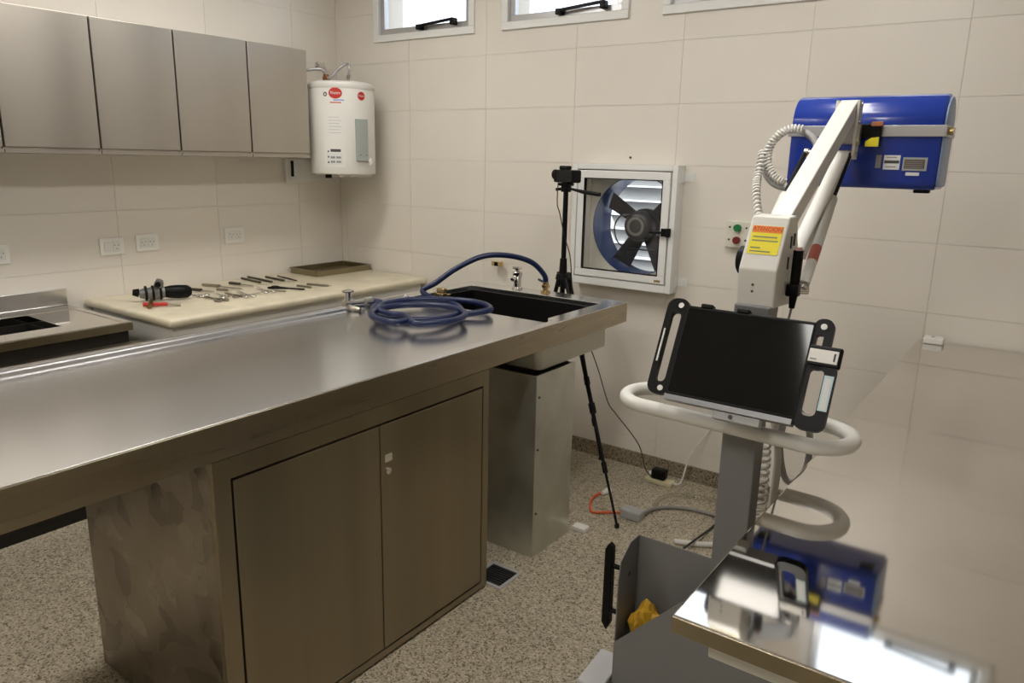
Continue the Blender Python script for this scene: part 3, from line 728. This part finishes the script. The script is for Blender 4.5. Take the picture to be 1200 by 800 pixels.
# ------------------------------------------------------------------ fan box in the wall
bx0, bx1, bz0, bz1, by = -2.162, -1.56, 1.013, 1.655, YB-.09
t = empty('fan_box', ((bx0+bx1)/2, YB, bz0), 'white metal box with hinged glass door on the back wall', 'fan box')
f = MB()
w_ = .028
f.box(bx0, bx0+w_, by, YB-.0005, bz0, bz1, .003).box(bx1-w_, bx1, by, YB-.0005, bz0, bz1, .003)
f.box(bx0+w_, bx1-w_, by, YB-.0005, bz0, bz0+w_+.012, .003).box(bx0+w_, bx1-w_, by, YB-.0005, bz1-w_, bz1, .003)
f.obj('box_frame', M_alu, t)
d0, d1, e0, e1 = bx0+.036, bx1-.034, bz0+.046, bz1-.034
dd = MB(); q = .04
dd.box(d0, d1, by-.006, by+.02, e0, e0+q, .003).box(d0, d1, by-.006, by+.02, e1-q, e1, .003)
dd.box(d0, d0+q, by-.006, by+.02, e0+q, e1-q, .003).box(d1-q, d1, by-.006, by+.02, e0+q, e1-q, .003)
door = dd.obj('glass_door', M_alu, t)
MB().ring([(x, by-.0065, z) for x, z in rrect(d0+q-.001, d1-q+.001, e0+q-.001, e1-q+.001, .002, 1)], [(x, by-.0065, z) for x, z in rrect(d0+q+.004, d1-q-.004, e0+q+.004, e1-q-.004, .002, 1)], (0, .02, 0)).obj('gasket', M_black, door)
MB().box(d0+q-.002, d1-q+.002, by+.004, by+.008, e0+q-.002, e1-q+.002).obj('pane', M_glass, door)
lz = 1.325
MB().box(d1-.028, d1-.004, by-.022, by-.006, lz-.02, lz+.02, .003).box(d1-.003, d1+.02, by-.022, by-.004, lz-.022, lz+.022, .003).beam((d1-.02, by-.028, lz), (d1-.085, by-.03, lz-.002), .016, .012, .003).obj('latch', M_black, t)
MB().box(d1-.055, d1-.02, by-.0065, by-.006, e0+.008, e0+.02).obj('door_sticker', M_brass, door)
for bz in (1.60, 1.07):
    MB().box(bx1+.0005, bx1+.004, YB-.05, YB-.001, bz-.03, bz+.03, .001).box(bx1+.004, bx1+.055, YB-.004, YB-.0005, bz-.022, bz+.022, .001).cyl((bx1+.035, YB-.004, bz), (bx1+.035, YB-.008, bz), .006).obj('wall_bracket', M_alu, t)
MB().cyl((-1.87, YB-.004, 1.69), (-1.87, YB, 1.69), .006).obj('hook_screw', M_fandark, t)
# the fan
FC = Vector((-1.822, 0, 1.335)); FR = .262
t = empty('exhaust_fan', (FC.x, YB+.02, FC.z-FR), 'blue exhaust fan with dark motor behind the glass door', 'fan')
N_ = 48
sq = []
for i in range(N_):
    a = 2*PI*i/N_; c_, s_ = math.cos(a), math.sin(a); k = 1/max(abs(c_), abs(s_))
    sq.append((min(max(FC.x+c_*k*.29, FX0), FX1), YB+.02, min(max(FC.z+s_*k*.30, FZ0), FZ1)))
ci = [(FC.x+FR*math.cos(2*PI*i/N_), YB+.02, FC.z+FR*math.sin(2*PI*i/N_)) for i in range(N_)]
MB().ring(sq, ci, (0, .004, 0)).obj('mounting_plate', M_cream, t)
MB().lathe((FC.x, YB, FC.z), (0, 1, 0), [(FR+.004, .0245), (FR+.004, .21), (FR-.002, .21), (FR-.002, .016), (FR+.001, .016), (FR+.001, .0245), (FR+.004, .0245)], 56).obj('housing', M_bluefan, t, 40)
MB().lathe((FC.x, YB+.03, FC.z), (0, 1, 0), [(0, -.022), (.055, -.022), (.07, -.012), (.08, .005), (.08, .06), (.06, .075), (0, .075)], 32).obj('motor', M_fandark, t, 40)
MB().lathe((FC.x, YB+.03, FC.z), (0, 1, 0), [(.036, -.026), (.05, -.026), (.05, -.02), (.036, -.02), (.036, -.026)], 24).obj('motor_grille', M_sawgrey, t, 40)
for a in (150, 42, 238, 300):
    a = math.radians(a); n = Vector((math.cos(a), 0, math.sin(a))); s_ = Vector((-math.sin(a), 0, math.cos(a))); c0 = Vector((FC.x, YB+.125, FC.z)); y = Vector((0, .022, 0))
    MB().prism([c0+n*.05-s_*.035-y*.5, c0+n*(FR-.012)-s_*.05-y, c0+n*(FR-.012)+s_*.05+y, c0+n*.05+s_*.035+y*.5], (0, .003, 0)).obj('blade', M_fandark, t)
for a in (2,):
    a = math.radians(a); n = Vector((math.cos(a), 0, math.sin(a)))
    MB().beam(Vector((FC.x, YB+.06, FC.z-.03))+n*.05, Vector((FC.x, YB+.06, FC.z-.03))+n*(FR-.008), .02, .010, .002, up=(0, 1, 0)).obj('strut', M_fandark, t)
MB().cyl((FC.x, YB+.105, FC.z), (FC.x, YB+.145, FC.z), .09).obj('hub', M_fandark, t, 30)
MB().tube(catmull([(FC.x-.03, YB+.006, FC.z+.06), (FC.x-.09, YB+.006, FC.z+.05), (FC.x-.125, YB+.008, FC.z-.01), (FC.x-.1, YB+.008, FC.z-.09), (FC.x-.04, YB+.03, FC.z-.12), (FC.x+.1, YB+.05, FC.z-.125)], 8), .004).obj('motor_cable', M_bcable, t, 60)
t2 = empty('wall_louvre', (FC.x, YB+.26, FC.z-.27), 'white slatted louvre outside behind the fan', 'louvre')
for k in range(7):
    z = FC.z-.24+k*.08
    MB().box(FC.x-.27, FC.x+.27, YB+.262, YB+.266, z-.048, z+.048, rot=Matrix.Rotation(math.radians(42), 3, 'X')).obj('slat', M_alu, t2)
# fan switch
t = empty('fan_switch', (-1.25, YB, 1.33), 'beige wall switch box with green and red push buttons', 'switch')
MB().box(-1.315, -1.185, YB-.03, YB-.0005, 1.272, 1.40, .004).obj('box', M_cream, t)
MB().cyl((-1.256, YB-.03, 1.368), (-1.256, YB-.045, 1.368), .018).obj('start_button', M_green, t, 30)
MB().cyl((-1.256, YB-.03, 1.309), (-1.256, YB-.045, 1.309), .018).obj('stop_button', M_redb, t, 30)
for x in (-1.296, -1.214):
    for z in (1.37, 1.31): MB().cyl((x, YB-.03, z), (x, YB-.032, z), .005).obj('screw', M_inkd, t)

# ------------------------------------------------------------------ tripod and video camera
TP = Vector((-2.075, 3.36, 0))
t = empty('tripod', TP, 'black camera tripod standing behind the dissection table', 'tripod')
MB().cyl(TP+Vector((0, 0, .95)), TP+Vector((0, 0, 1.515)), .013).obj('centre_column', M_black, t, 30)
MB().cyl(TP+Vector((0, 0, 1.08)), TP+Vector((0, 0, 1.17)), .022, .018).cyl(TP+Vector((0, 0, 1.06)), TP+Vector((0, 0, 1.09)), .04, .034).obj('crown', M_black, t, 30)
for fx, fy in ((-1.462, 2.93), (-2.46, 3.55), (-1.93, 3.61)):
    fo = Vector((fx, fy, 0)); dn = (fo-TP); dn.z = 0; dn.normalize(); tp0 = TP+dn*.035+Vector((0, 0, 1.075))
    lg = fo-tp0
    l = MB().tube([tp0, tp0+lg*.55], .0115, 8).tube([tp0+lg*.5, tp0+lg*.80], .009, 8).tube([tp0+lg*.76, fo+Vector((0, 0, .012))], .0065, 8).obj('leg', M_black, t, 60)
    MB().tube([tp0+lg*.53, tp0+lg*.57], .017, 10).tube([tp0+lg*.76, tp0+lg*.80], .013, 10).obj('leg_lock', M_black, l, 60)
    MB().lathe(fo, (0, 0, 1), [(0, 0), (.011, 0), (.012, .012), (.008, .022), (0, .022)], 12).obj('rubber_foot', M_blackm, l, 40)
    MB().tube([TP+Vector((0, 0, .97)), tp0+lg*.28], .005, 6).obj('brace', M_black, t)
    MB().box(tp0.x-.012, tp0.x+.012, tp0.y-.012, tp0.y+.012, tp0.z-.06, tp0.z+.02, .004).obj('hinge', M_black, t)
MB().cyl(TP+Vector((0, 0, 1.5120)), TP+Vector((0, 0, 1.5420)), .026).box(TP.x-.03, TP.x+.03, TP.y-.03, TP.y+.03, 1.5420, 1.5570, .004).obj('pan_head', M_black, t, 30)
MB().tube([TP+Vector((.02, -.02, 1.5320)), P(684, 225, y=TP.y-.05), P(703, 228, y=TP.y-.06)], lambda k: .005 if k < .45 else .010).obj('pan_handle', M_black, t, 60)
MB().tube([TP+Vector((-.02, .0, 1.5270)), TP+Vector((-.055, -.01, 1.5220))], .008).obj('tilt_knob', M_black, t, 60)
t = empty('video_camera', TP+Vector((0, 0, 1.5580)), 'small black video camera mounted on the tripod', 'camera')
rz_ = Matrix.Rotation(math.radians(-14), 3, 'Z')
pv = TP+Vector((0, 0, 1.5970))
MB().box(TP.x-.06, TP.x+.075, TP.y-.036, TP.y+.034, 1.5585, 1.6220, .008, rot=rz_, piv=pv).obj('body', M_black, t)
MB().box(TP.x-.03, TP.x+.08, TP.y-.044, TP.y-.0365, 1.5620, 1.6170, .003, rot=rz_, piv=pv).obj('flip_screen', M_blackm, t)
MB().cyl(pv+rz_@Vector((-.055, 0, .0)), pv+rz_@Vector((-.085, 0, .0)), .024, .026).obj('lens', M_black, t, 30)
MB().box(TP.x-.04, TP.x+.02, TP.y-.018, TP.y+.018, 1.6220, 1.6420, .006, rot=rz_, piv=pv).obj('microphone', M_blackm, t)
MB().tube(catmull([TP+Vector((-.03, -.03, 1.57)), P(653, 238, y=3.33), P(656, 250, y=3.33), P(661, 275, y=3.35), P(668, 300, y=3.37), P(670, 330, y=3.38), P(673, 360, y=3.40), P(698, 424, y=3.42), P(712, 470, y=3.43), P(722, 485, y=3.44), P(748, 520, y=3.45), P(756, 548, y=3.46), P(765, 560, y=3.47)], 6), .0028, 6).obj('power_cable', M_bcable, t, 60)

# ------------------------------------------------------------------ x-ray cart
XC = -.567
CT = empty('xray_cart', (XC, 1.9, 0), 'mobile x-ray cart with white arm, blue generator and grey column', 'x-ray machine')
MB().box(XC-.044, XC+.044, 1.785, 1.850, .14, 1.34, .004).obj('column', M_grey, CT)
# head: slanted housing
hx0, hx1 = XC-.046, XC+.046
MB().prism([(hx0, 1.80, 1.335), (hx0, 1.80, 1.425), (hx0, 1.868, 1.548), (hx0, 1.925, 1.55), (hx0, 1.985, 1.42), (hx0, 1.985, 1.325)], (hx1-hx0, 0, 0), .004).obj('head_housing', M_white, CT)
MB().box(hx0+.004, hx1-.004, 1.792, 1.86, 1.318, 1.334, .003).obj('head_base', M_silver, CT)
for z in (1.372, 1.388): MB().cyl((XC-.008, 1.7985, z), (XC-.008, 1.8, z), .003).obj('screw', M_inkd, CT)
sl = Vector((0, 1.868-1.80, 1.548-1.425)); sl.normalize(); nrm = Vector((1, 0, 0)).cross(sl)   # slanted face
so = Vector((XC, 1.80, 1.425))
def onslope(u, v, o=.0): return so+Vector((u, 0, 0))+sl*v+nrm*o
def slab(u0, u1, v0, v1, o0, o1, name, m_, par):
    return MB().prism([onslope(u0, v0, o0), onslope(u1, v0, o0), onslope(u1, v1, o0), onslope(u0, v1, o0)], nrm*(o1-o0)).obj(name, m_, par)
lb = slab(-.037, .037, .040, .114, .0002, .0012, 'warning_label', M_yellow, CT); lb['label'] = 'yellow warning label with orange header'
slab(-.036, .036, .096, .1135, .0012, .0016, 'label_header', M_orange, lb)
text('ATENCION', 'header_text', M_redink, lb, onslope(0, .1048, .0018), (1, 0, 0), sl, .0155, squash=.9)
for v, l in ((.083, .058), (.073, .062), (.054, .024), (.045, .050)): slab(-.031, -.031+l, v, v+.0035, .0012, .0015, 'label_line', M_ink, lb)
MB().cyl((hx0, 1.90, 1.433), (hx0-.03, 1.90, 1.433), .036).cyl((hx0-.03, 1.90, 1.433), (hx0-.034, 1.90, 1.433), .03).obj('lock_knob', M_black, CT, 30)
# hand switch on the right side
hs = MB().tube([(hx1+.018, 1.90, 1.468), (hx1+.018, 1.90, 1.46), (hx1+.017, 1.90, 1.365)], .012).box(hx1+.001, hx1+.03, 1.885, 1.915, 1.355, 1.385, .003).cyl((hx1+.017, 1.90, 1.355), (hx1+.016, 1.90, 1.325), .010, .007).obj('hand_switch', M_black, CT, 50)
MB().cyl((hx1+.018, 1.90, 1.466), (hx1+.018, 1.90, 1.476), .009).obj('switch_button', mat('pale pink button', (.7, .45, .42), .5), hs, 30)
MB().tube(catmull([(hx1+.016, 1.90, 1.327), (hx1+.012, 1.90, 1.30), (hx1+.006, 1.905, 1.27), (hx1+.015, 1.95, 1.1)], 6), .003, 6).obj('switch_cable', M_cable, CT, 60)
for dy, z in ((-.01, 1.49), (.015, 1.495), (-.02, 1.44)): MB().beam((hx1+.001, 1.90+dy, z-.018), (hx1+.001, 1.90+dy, z+.012), .006, .004).obj('hanger_hook', M_fandark, CT)
# arm
A0 = P(914, 266, x=XC); A1 = P(996, 126, x=XC)
MB().beam(A0, A1, .05, .05, .003).obj('upper_arm', M_white, CT)
MB().beam(P(934, 298, x=XC), P(989, 182, x=XC), .042, .036, .003).obj('lower_arm', M_white, CT)
for x in (XC-.030, XC+.030):
    ya = A1.y
    MB().prism([(x-.004, ya-.03, 1.862), (x-.004, ya+.015, 1.862), (x-.004, ya+.015, 1.69), (x-.004, ya-.03, 1.69)], (.008, 0, 0), .001).obj('fork_plate', M_white, CT)
MB().box(XC-.022, XC+.022, A1.y+.016, 2.6355, 1.735, 1.80, .003).obj('tilt_block', M_silver, CT)
for z in (1.85, 1.80, 1.735, 1.705): MB().cyl((XC+.034, A1.y-.008, z), (XC+.038, A1.y-.008, z), .007).obj('fork_bolt', M_silver, CT, 30)
sh0 = P(943, 179, y=A1.y-.01); sh1 = Vector((XC-.034, A1.y-.01, sh0.z))
MB().cyl(sh0, sh1, .009).cyl(sh0, sh0+Vector((.012, 0, 0)), .014).obj('cross_shaft', M_inst, CT, 30)
MB().cyl((XC-.026, A1.y-.01, sh0.z), (XC+.026, A1.y-.01, sh0.z), .009).obj('cross_shaft', M_inst, CT, 30)
def spring(a, b, c, name='gas_spring'):
    s_ = MB().cyl(b, c, .0135).obj(name, M_white, CT, 30)
    MB().cyl(a, b, .007).obj('piston_rod', M_black, s_, 30)
    MB().cyl(c, Vector(c)+(Vector(c)-Vector(b)).normalized()*.018, .009).obj('end_joint', M_chrome, s_, 30)
    return s_
sR = spring(P(996, 181, y=A1.y-.02), P(976, 233, y=2.36), P(942, 334, y=1.99))
bq = P(976, 233, y=2.36); cq = P(942, 334, y=1.99)
MB().cyl(bq.lerp(cq, .60), bq.lerp(cq, .76), .0139).obj('red_sticker', mat('faded red sticker', (.50, .12, .09), .5), sR, 30)
MB().cyl(bq.lerp(cq, .53), bq.lerp(cq, .60), .0139).obj('white_sticker', M_paper, sR, 30)
MB().cyl((hx1, 1.975, cq.z-.012), cq+Vector((.012, 0, -.012)), .011).obj('spring_pin', M_chrome, CT, 30)
spring(P(944, 178, y=A1.y-.01), P(919, 229, y=2.31), P(901, 270, y=2.05))
# generator
gx0, gx1, gy0, gy1, gz0, gz1 = -.772, -.325, 2.665, 2.86, 1.603, 1.893
prof = []
for cy_, cz_, r_, a0 in ((gy1-.09, gz1-.09, .09, 0), (gy0+.09, gz1-.09, .09, 90), (gy0+.02, gz0+.02, .02, 180), (gy1-.02, gz0+.02, .02, 270)):
    for k in range(9):
        a = math.radians(a0+90*k/8); prof.append((cy_+r_*math.cos(a), cz_+r_*math.sin(a)))
gen = MB().prism([(gx0, y, z) for y, z in prof], (gx1-gx0, 0, 0), .006).obj('generator', M_blue, CT, 35, label='blue x-ray generator case')
MB().prism([(gx1+.0008, y+(2.7825-y)*.06, z+(1.748-z)*.06) for y, z in prof], (.006, 0, 0), .002).obj('end_plate', mat('pale blue enamel', (.25, .36, .62), .35), gen, 35)
MB().box(gx0-.004, gx1+.008, gy0-.006, gy0-.0005, 1.762, 1.796, .001).box(gx1+.008, gx1+.012, gy0-.006, gy1, 1.762, 1.796, .001).box(gx0-.008, gx0-.004, gy0-.006, gy1, 1.762, 1.796, .001).obj('strap', M_silver, CT)
MB().cyl((gx1+.010, gy0+.03, 1.779), (gx1+.026, gy0+.03, 1.779), .012).obj('pivot_bolt', M_brass, CT, 30)
MB().box(XC-.06, XC+.075, 2.636, gy0-.006, 1.755, 1.80, .003).obj('swivel_block', M_black, CT)
MB().box(XC+.048, XC+.082, 2.628, 2.6355, 1.792, 1.806, .002).obj('index_plate', mat('rust orange paint', (.42, .16, .06), .5), CT)
MB().prism([(XC+.036, 2.628, 1.731), (XC+.074, 2.628, 1.731), (XC+.074, 2.628, 1.760), (XC+.052, 2.628, 1.757), (XC+.036, 2.628, 1.746)], (0, .012, 0)).obj('caution_tag', M_yellow, CT)
y = gy0
def plate(a, b, m_, name, par=gen, d=.0015): return MB().box(min(a[0], b[0]), max(a[0], b[0]), y-d, y-.0003, min(a[1], b[1]), max(a[1], b[1])).obj(name, m_, par)
plate((-.500, 1.666), (-.484, 1.706), M_cable, 'small_plate')
q = plate((-.477, 1.662), (-.430, 1.706), M_paper, 'rating_label'); plate((-.475, 1.681), (-.432, 1.690), M_inkd, 'print_band', q, .002)
for z in (1.669, 1.698): plate((-.470, z), (-.440, z+.003), M_cable, 'print_line', q, .002)
q = plate((-.422, 1.660), (-.354, 1.700), M_greybox, 'data_plate')
plate((-.417, 1.666), (-.360, 1.694), mat('etched print', (.12, .09, .08), .5), 'print_block', q, .002)
for k in range(4): plate((-.414, 1.669+k*.006), (-.366, 1.671+k*.006), M_cable, 'print_line', q, .0024)
plate((-.410, 1.645), (-.372, 1.655), M_paper, 'serial_label')
for x in (gx1-.04, gx0+.04): MB().box(x-.022, x+.022, gy0+.03, gy0+.07, gz0-.011, gz0-.0005, .003).obj('rubber_foot', M_blackm, gen)
# cables on the left of the arm
lc = P(926, 186, y=2.56)
loopc = [lc+Vector((.088*math.cos(a)*.95, .02*math.sin(a), .092*math.sin(a))) for a in [2*PI*k/40 for k in range(3, 44)]]
MB().tube(loopc, .010, 8).obj('cable_loop', M_greyl, CT, 60)
loop2 = [lc+Vector((.01+.078*math.cos(a), -.02+.01*math.sin(a), .01+.084*math.sin(a))) for a in [2*PI*k/40 for k in range(8, 30)]]
MB().tube(helix(loop2, .011, 26), .0035, 6).obj('spiral_wrap', M_wcable, CT, 60)
MB().tube(helix(catmull([P(894, 178, y=2.50), P(888, 205, y=2.45), P(886, 225, y=2.36), P(889, 255, y=2.2), P(896, 270, y=2.05)], 5), .010, 26), .0038, 6).obj('spiral_wrap', M_wcable, CT, 60)
MB().tube(catmull([lc+Vector((.02, 0, .09)), P(948, 158, y=2.6), P(958, 168, y=2.62), P(960, 176, y=2.63)], 6), .012, 8).obj('generator_cable', M_greyl, CT, 60)
# handle ring
rc = (-.600, 1.806); zz = 1.05
lp = [(x+rc[0], y+rc[1]-(x*.05), zz) for x, y in rrect(-.292, .292, -.087, .087, .086, 12)]
MB().tube(lp, .0185, 14, closed=True).obj('handle_ring', M_white, CT, 60)
MB().box(XC-.05, XC+.05, 1.851, 1.868, 1.035, 1.07, .003).obj('ring_bracket', M_silver, CT)
# cassette bin and base
bl, bb, bf, bt = -.826, 1.797, 1.68, .648
MB().box(bl, XC-.0445, bb-.003, bb, .16, bt).obj('bin_back_panel', M_grey, CT)
MB().prism([(bl, bb-.003, .16), (bl, bb-.003, bt), (bl, bb-.055, bt), (bl, bf+.01, bt-.035), (bl, bf, bt-.09), (bl, bf, .16)], (.003, 0, 0)).obj('bin_side_panel', M_grey, CT)
MB().prism([(bl, bf-.003, .16), (bl, bf-.003, .368), (-.64, bf-.003, .566), (-.50, bf-.003, .60), (-.28, bf-.003, .60), (-.28, bf-.003, .16)], (0, .003, 0)).obj('bin_front_panel', M_grey, CT)
MB().box(bl+.003, -.43, bf, bb-.003, .34, .345).obj('bin_floor', M_grey, CT)
MB().cyl((bl+.003, 1.745, .55), (bl+.004, 1.745, .55), .007).obj('bin_bolt', M_inkd, CT)
MB().prism([(bl-.055, 1.70, .40), (bl-.055, 1.70, .625), (bl-.045, 1.70, .645), (bl-.032, 1.70, .635), (bl-.03, 1.70, .40), (bl-.04, 1.70, .378)], (0, .022, 0), .003).obj('bumper_bar', M_black, CT)
for z in (.578, .44): MB().cyl((bl-.032, 1.711, z), (bl, 1.711, z), .007).obj('bumper_standoff', M_black, CT, 30)
MB().box(bl-.05, -.33, 1.55, 1.98, .07, .159, .01).obj('chassis', M_grey, CT)
MB().prism([(-.905, 1.56, .07), (-.905, 1.80, .07), (-.905, 1.76, .27), (-.905, 1.62, .25)], (.075, 0, 0), .004).obj('wheel_cover', M_greyl, CT)
for x, y_ in ((-.80, 1.60), (-.38, 1.60), (-.80, 1.93), (-.38, 1.93)): MB().cyl((x-.02, y_, .045), (x+.02, y_, .045), .045).obj('wheel', M_blackm, CT, 30)
# cables behind the column
MB().tube(helix([P(897, 506, y=1.95), P(896, 540, y=1.96), P(893, 575, y=1.97), P(890, 610, y=1.97)], .013, 13), .0042, 6).obj('spiral_cable', M_wcable, CT, 60)
MB().tube(catmull([P(922, 480, y=1.99), P(914, 520, y=2.0), P(920, 560, y=2.02), P(935, 562, y=2.03), P(947, 540, y=2.03), P(948, 500, y=2.0), P(935, 480, y=1.98)], 7), .009, 8).obj('hanging_cable', M_greyl, CT, 60)
MB().tube(catmull([P(905, 480, y=1.99), P(912, 530, y=2.0), P(905, 590, y=2.02), P(900, 640, y=2.03)], 7), .011, 8).obj('hanging_cable', M_wcable, CT, 60)
# bracket that carries the tablet
y0_, z0_ = 1.655, 1.118
tv = Vector((0, 1.765-1.655, 1.338-1.118)).normalized(); tn = Vector((1, 0, 0)).cross(tv)     # tn points to the viewer
to = Vector((-.712, 1.655, 1.122))
def T(u, v, o=0): return to+Vector((u, 0, 0))+tv*v+tn*o
def tslab(u0, u1, v0, v1, o0, o1, bev=0): return MB().prism([T(u0, v0, o0), T(u1, v0, o0), T(u1, v1, o0), T(u0, v1, o0)], tn*(o1-o0), bev)
tslab(.0, .303, -.016, -.002, -.012, .016, .001).obj('tablet_rail', M_rail, CT)
tslab(.125, .235, -.036, -.0165, -.012, .010, .002).obj('tablet_bracket', M_greyl, CT)
MB().cyl(T(.168, -.026, .010), T(.168, -.026, .013), .005).obj('bracket_screw', M_inkd, CT, 30)
MB().beam(T(.16, .0, -.02), (XC, 1.80, 1.16), .05, .03, .003).obj('bracket_arm', M_greyl, CT)
# tablet
t = empty('tablet', T(.15, 0), 'black rugged tablet with side handles mounted on the x-ray cart', 'tablet')
tslab(-.006, .309, 0, .228, -.02, .002, .004).obj('case', M_black, t)
tslab(.002, .300, .006, .220, .002, .0032, .0005).obj('screen', M_screen, t)
MB().ring([T(u, v, .002) for u, v in rrect(-.002, .304, .002, .224, .006, 3)], [T(u, v, .002) for u, v in rrect(.002, .300, .006, .220, .004, 3)], tn*.0022).obj('bezel', M_blackm, t)
def hplate(o, i, name, m_=M_black):
    return MB().ring([T(u, v, -.014) for u, v in rrect(*o)], [T(u, v, -.014) for u, v in rrect(*i)], tn*.016).obj(name, m_, t, 40)
hplate((-.056, .002, -.006, .242, .024), (-.040, -.014, .026, .206, .012), 'side_handle')
hplate((.300, .344, .120, .238, .020), (.310, .326, .150, .200, .006), 'side_handle')
hplate((.300, .368, -.018, .142, .022), (.312, .344, .014, .122, .012), 'side_handle')
tslab(.30, .372, .128, .176, -.012, .004, .004).obj('reader_case', M_black, t)
tslab(.304, .366, .136, .166, .004, .0068, .001).obj('reader_card', M_whitep, t)
tslab(.357, .361, .142, .160, .0068, .0075).obj('reader_slot', M_inkd, t)
tslab(.308, .322, .141, .144, .0068, .0072).obj('reader_print', M_cable, t)
tslab(.346, .366, .030, .110, .0022, .0034).obj('handle_sticker', M_blue2, t)
tslab(.350, .362, .034, .104, .0034, .0038).obj('sticker_paper', M_paper, t)
tslab(-.048, -.044, .075, .16, .0022, .006).obj('stylus', M_whitep, t)
for u, v in ((-.020, .224), (-.020, .010), (.322, .219)): MB().cyl(T(u, v, .0), T(u, v, .004), .007).obj('rivet', M_whitep, t, 30)
for u in (.03, .12): tslab(u, u+.03, .226, .236, -.02, .004, .002).obj('clip', M_black, t)

# yellow bag in the bin
o = bpy.data.meshes.new('b')
b_ = bmesh.new(); bmesh.ops.create_icosphere(b_, subdivisions=3, radius=1)
for v in b_.verts:
    n = 1+.18*math.sin(5*v.co.x+3*v.co.z)+.14*math.sin(9*v.co.y-4*v.co.x)+.1*math.sin(13*v.co.z)
    v.co = Vector((v.co.x*.045*n, v.co.y*.035*n, v.co.z*.062*n))+Vector((-.758, 1.745, .413))
for v in b_.verts: v.co.z = max(v.co.z, .3455)
mb = MB(); mb.add(b_)
tagged(mb, 'crumpled_bag', M_ygold, 'crumpled amber plastic bag in the grey cart bin', 'bag')

# ------------------------------------------------------------------ right steel table
t = empty('steel_table', (.3, 2.35, 0), 'polished stainless steel table in the right foreground', 'table')
rx0, rx1, ry0, ry1, rz1 = -.418, 1.05, 1.058, 3.642, .945
MB().box(rx0, rx1, ry0, ry1, rz1-.032, rz1, .003).obj('tabletop', M_mirror, t)
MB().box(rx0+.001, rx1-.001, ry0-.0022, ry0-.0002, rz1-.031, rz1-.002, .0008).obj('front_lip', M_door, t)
MB().box(rx0+.055, rx1-.05, ry0+.03, ry0+.06, .872, rz1-.033, .003).box(rx0+.055, rx0+.085, ry0+.0605, ry1-.05, .872, rz1-.033, .003).box(rx1-.08, rx1-.05, ry0+.0605, ry1-.05, .872, rz1-.033, .003).obj('rail', M_white, t)
for x in (.1, rx1-.10):
    for y_ in (1.35, ry1-.12): MB().box(x, x+.05, y_, y_+.05, 0, rz1-.033, .003).obj('leg', M_white, t)
wb_ = P(1094, 402, z=.945)
t = empty('sensor_box', (wb_.x, 3.585, .945), 'small white box at the far end of the polished table', 'box')
MB().box(wb_.x-.038, wb_.x+.038, 3.555, 3.615, .9453, .972, .006).obj('body', M_whitep, t)
MB().cyl((wb_.x-.005, 3.585, .972), (wb_.x-.005, 3.585, .974), .008).obj('button', M_greyl, t)

# ------------------------------------------------------------------ things on the floor by the back wall
ps = P(773, 566, z=0)
t = empty('power_strip', (ps.x, ps.y, 0), 'cream power strip with white lead on the floor by the wall', 'power strip')
MB().box(ps.x-.075, ps.x+.075, ps.y-.03, ps.y+.03, 0, .026, .006).obj('body', mat('aged cream plastic', (.66, .60, .40), .45), t)
MB().tube(catmull([(ps.x+.07, ps.y, .018), (ps.x+.11, ps.y+.02, .03), P(808, 535, y=3.58), P(825, 512, y=3.62), P(833, 500, y=3.64), P(834, 490, y=3.652)], 7), .0045, 8).obj('lead', M_wcable, t, 60)
t = empty('power_adapter', (ps.x, ps.y, .0265), 'black power adapter plugged into the cream power strip', 'adapter')
MB().box(ps.x-.045, ps.x+.035, ps.y-.028, ps.y+.028, .027, .082, .012, rot=Matrix.Rotation(.0, 3, 'Y')).obj('case', M_black, t)
MB().box(ps.x-.062, ps.x-.0455, ps.y-.012, ps.y+.012, .03, .055, .003).obj('plug', M_whitep, t)
gb = P(741, 607, z=0)
t = empty('extension_cord', (-1.58, 3.1, 0), 'orange extension cord with white plug beside the tripod foot', 'cord')
fl = lambda x, y, dz=.006: P(x, y, z=dz)
MB().tube(catmull([fl(707, 578), fl(700, 579), fl(693, 586), fl(692, 597), fl(697, 600), fl(715, 600), fl(736, 600)], 7), .0065, 8).obj('cord', M_orangec, t, 60)
pa = fl(706, 578, .012); pb = fl(714, 574, .014)
MB().tube([pa, pa.lerp(pb, .5), pb], lambda k: .010+.008*k, 10).obj('plug', M_whitep, t, 60)
tagged(MB().box(gb.x-.055, gb.x+.05, gb.y-.03, gb.y+.035, 0, .048, .008), 'cable_box', M_greyl, 'small grey connector box at the end of the orange cord', 'connector box')
tagged(MB().tube(catmull([fl(752, 602, .03), fl(765, 596, .014), fl(785, 594, .012), fl(812, 597, .012), fl(845, 606, .012), fl(870, 618, .012)], 7), .0085, 8), 'grey_cable', M_cable, 'thick grey cable lying across the floor to the column', 'cable', smooth=60)
tagged(MB().tube(catmull([fl(868, 590, .03), fl(852, 603, .03), fl(842, 611, .012), fl(830, 621, .012), fl(815, 632, .034), fl(800, 643, .034), fl(778, 657, .006)], 7), .005, 8), 'black_cable', M_bcable, 'thin black cable on the floor left of the column', 'cable', smooth=60)
tagged(MB().tube(catmull([fl(768, 592, .016), fl(774, 584, .016), fl(790, 580, .016), fl(820, 583, .014), fl(850, 590, .014)], 7), .012, 10), 'clear_tube', M_clear, 'clear plastic tube on the floor beside the grey cable', 'tube', smooth=60)
tagged(MB().tube(catmull([fl(790, 634, .012), fl(815, 637, .012), fl(840, 638, .012), fl(870, 636, .012)], 7), .013, 10), 'white_tube', M_wcable, 'white tube on the floor just left of the column', 'tube', smooth=60)

for o in bpy.data.objects:
    if '_o' in o: del o['_o']
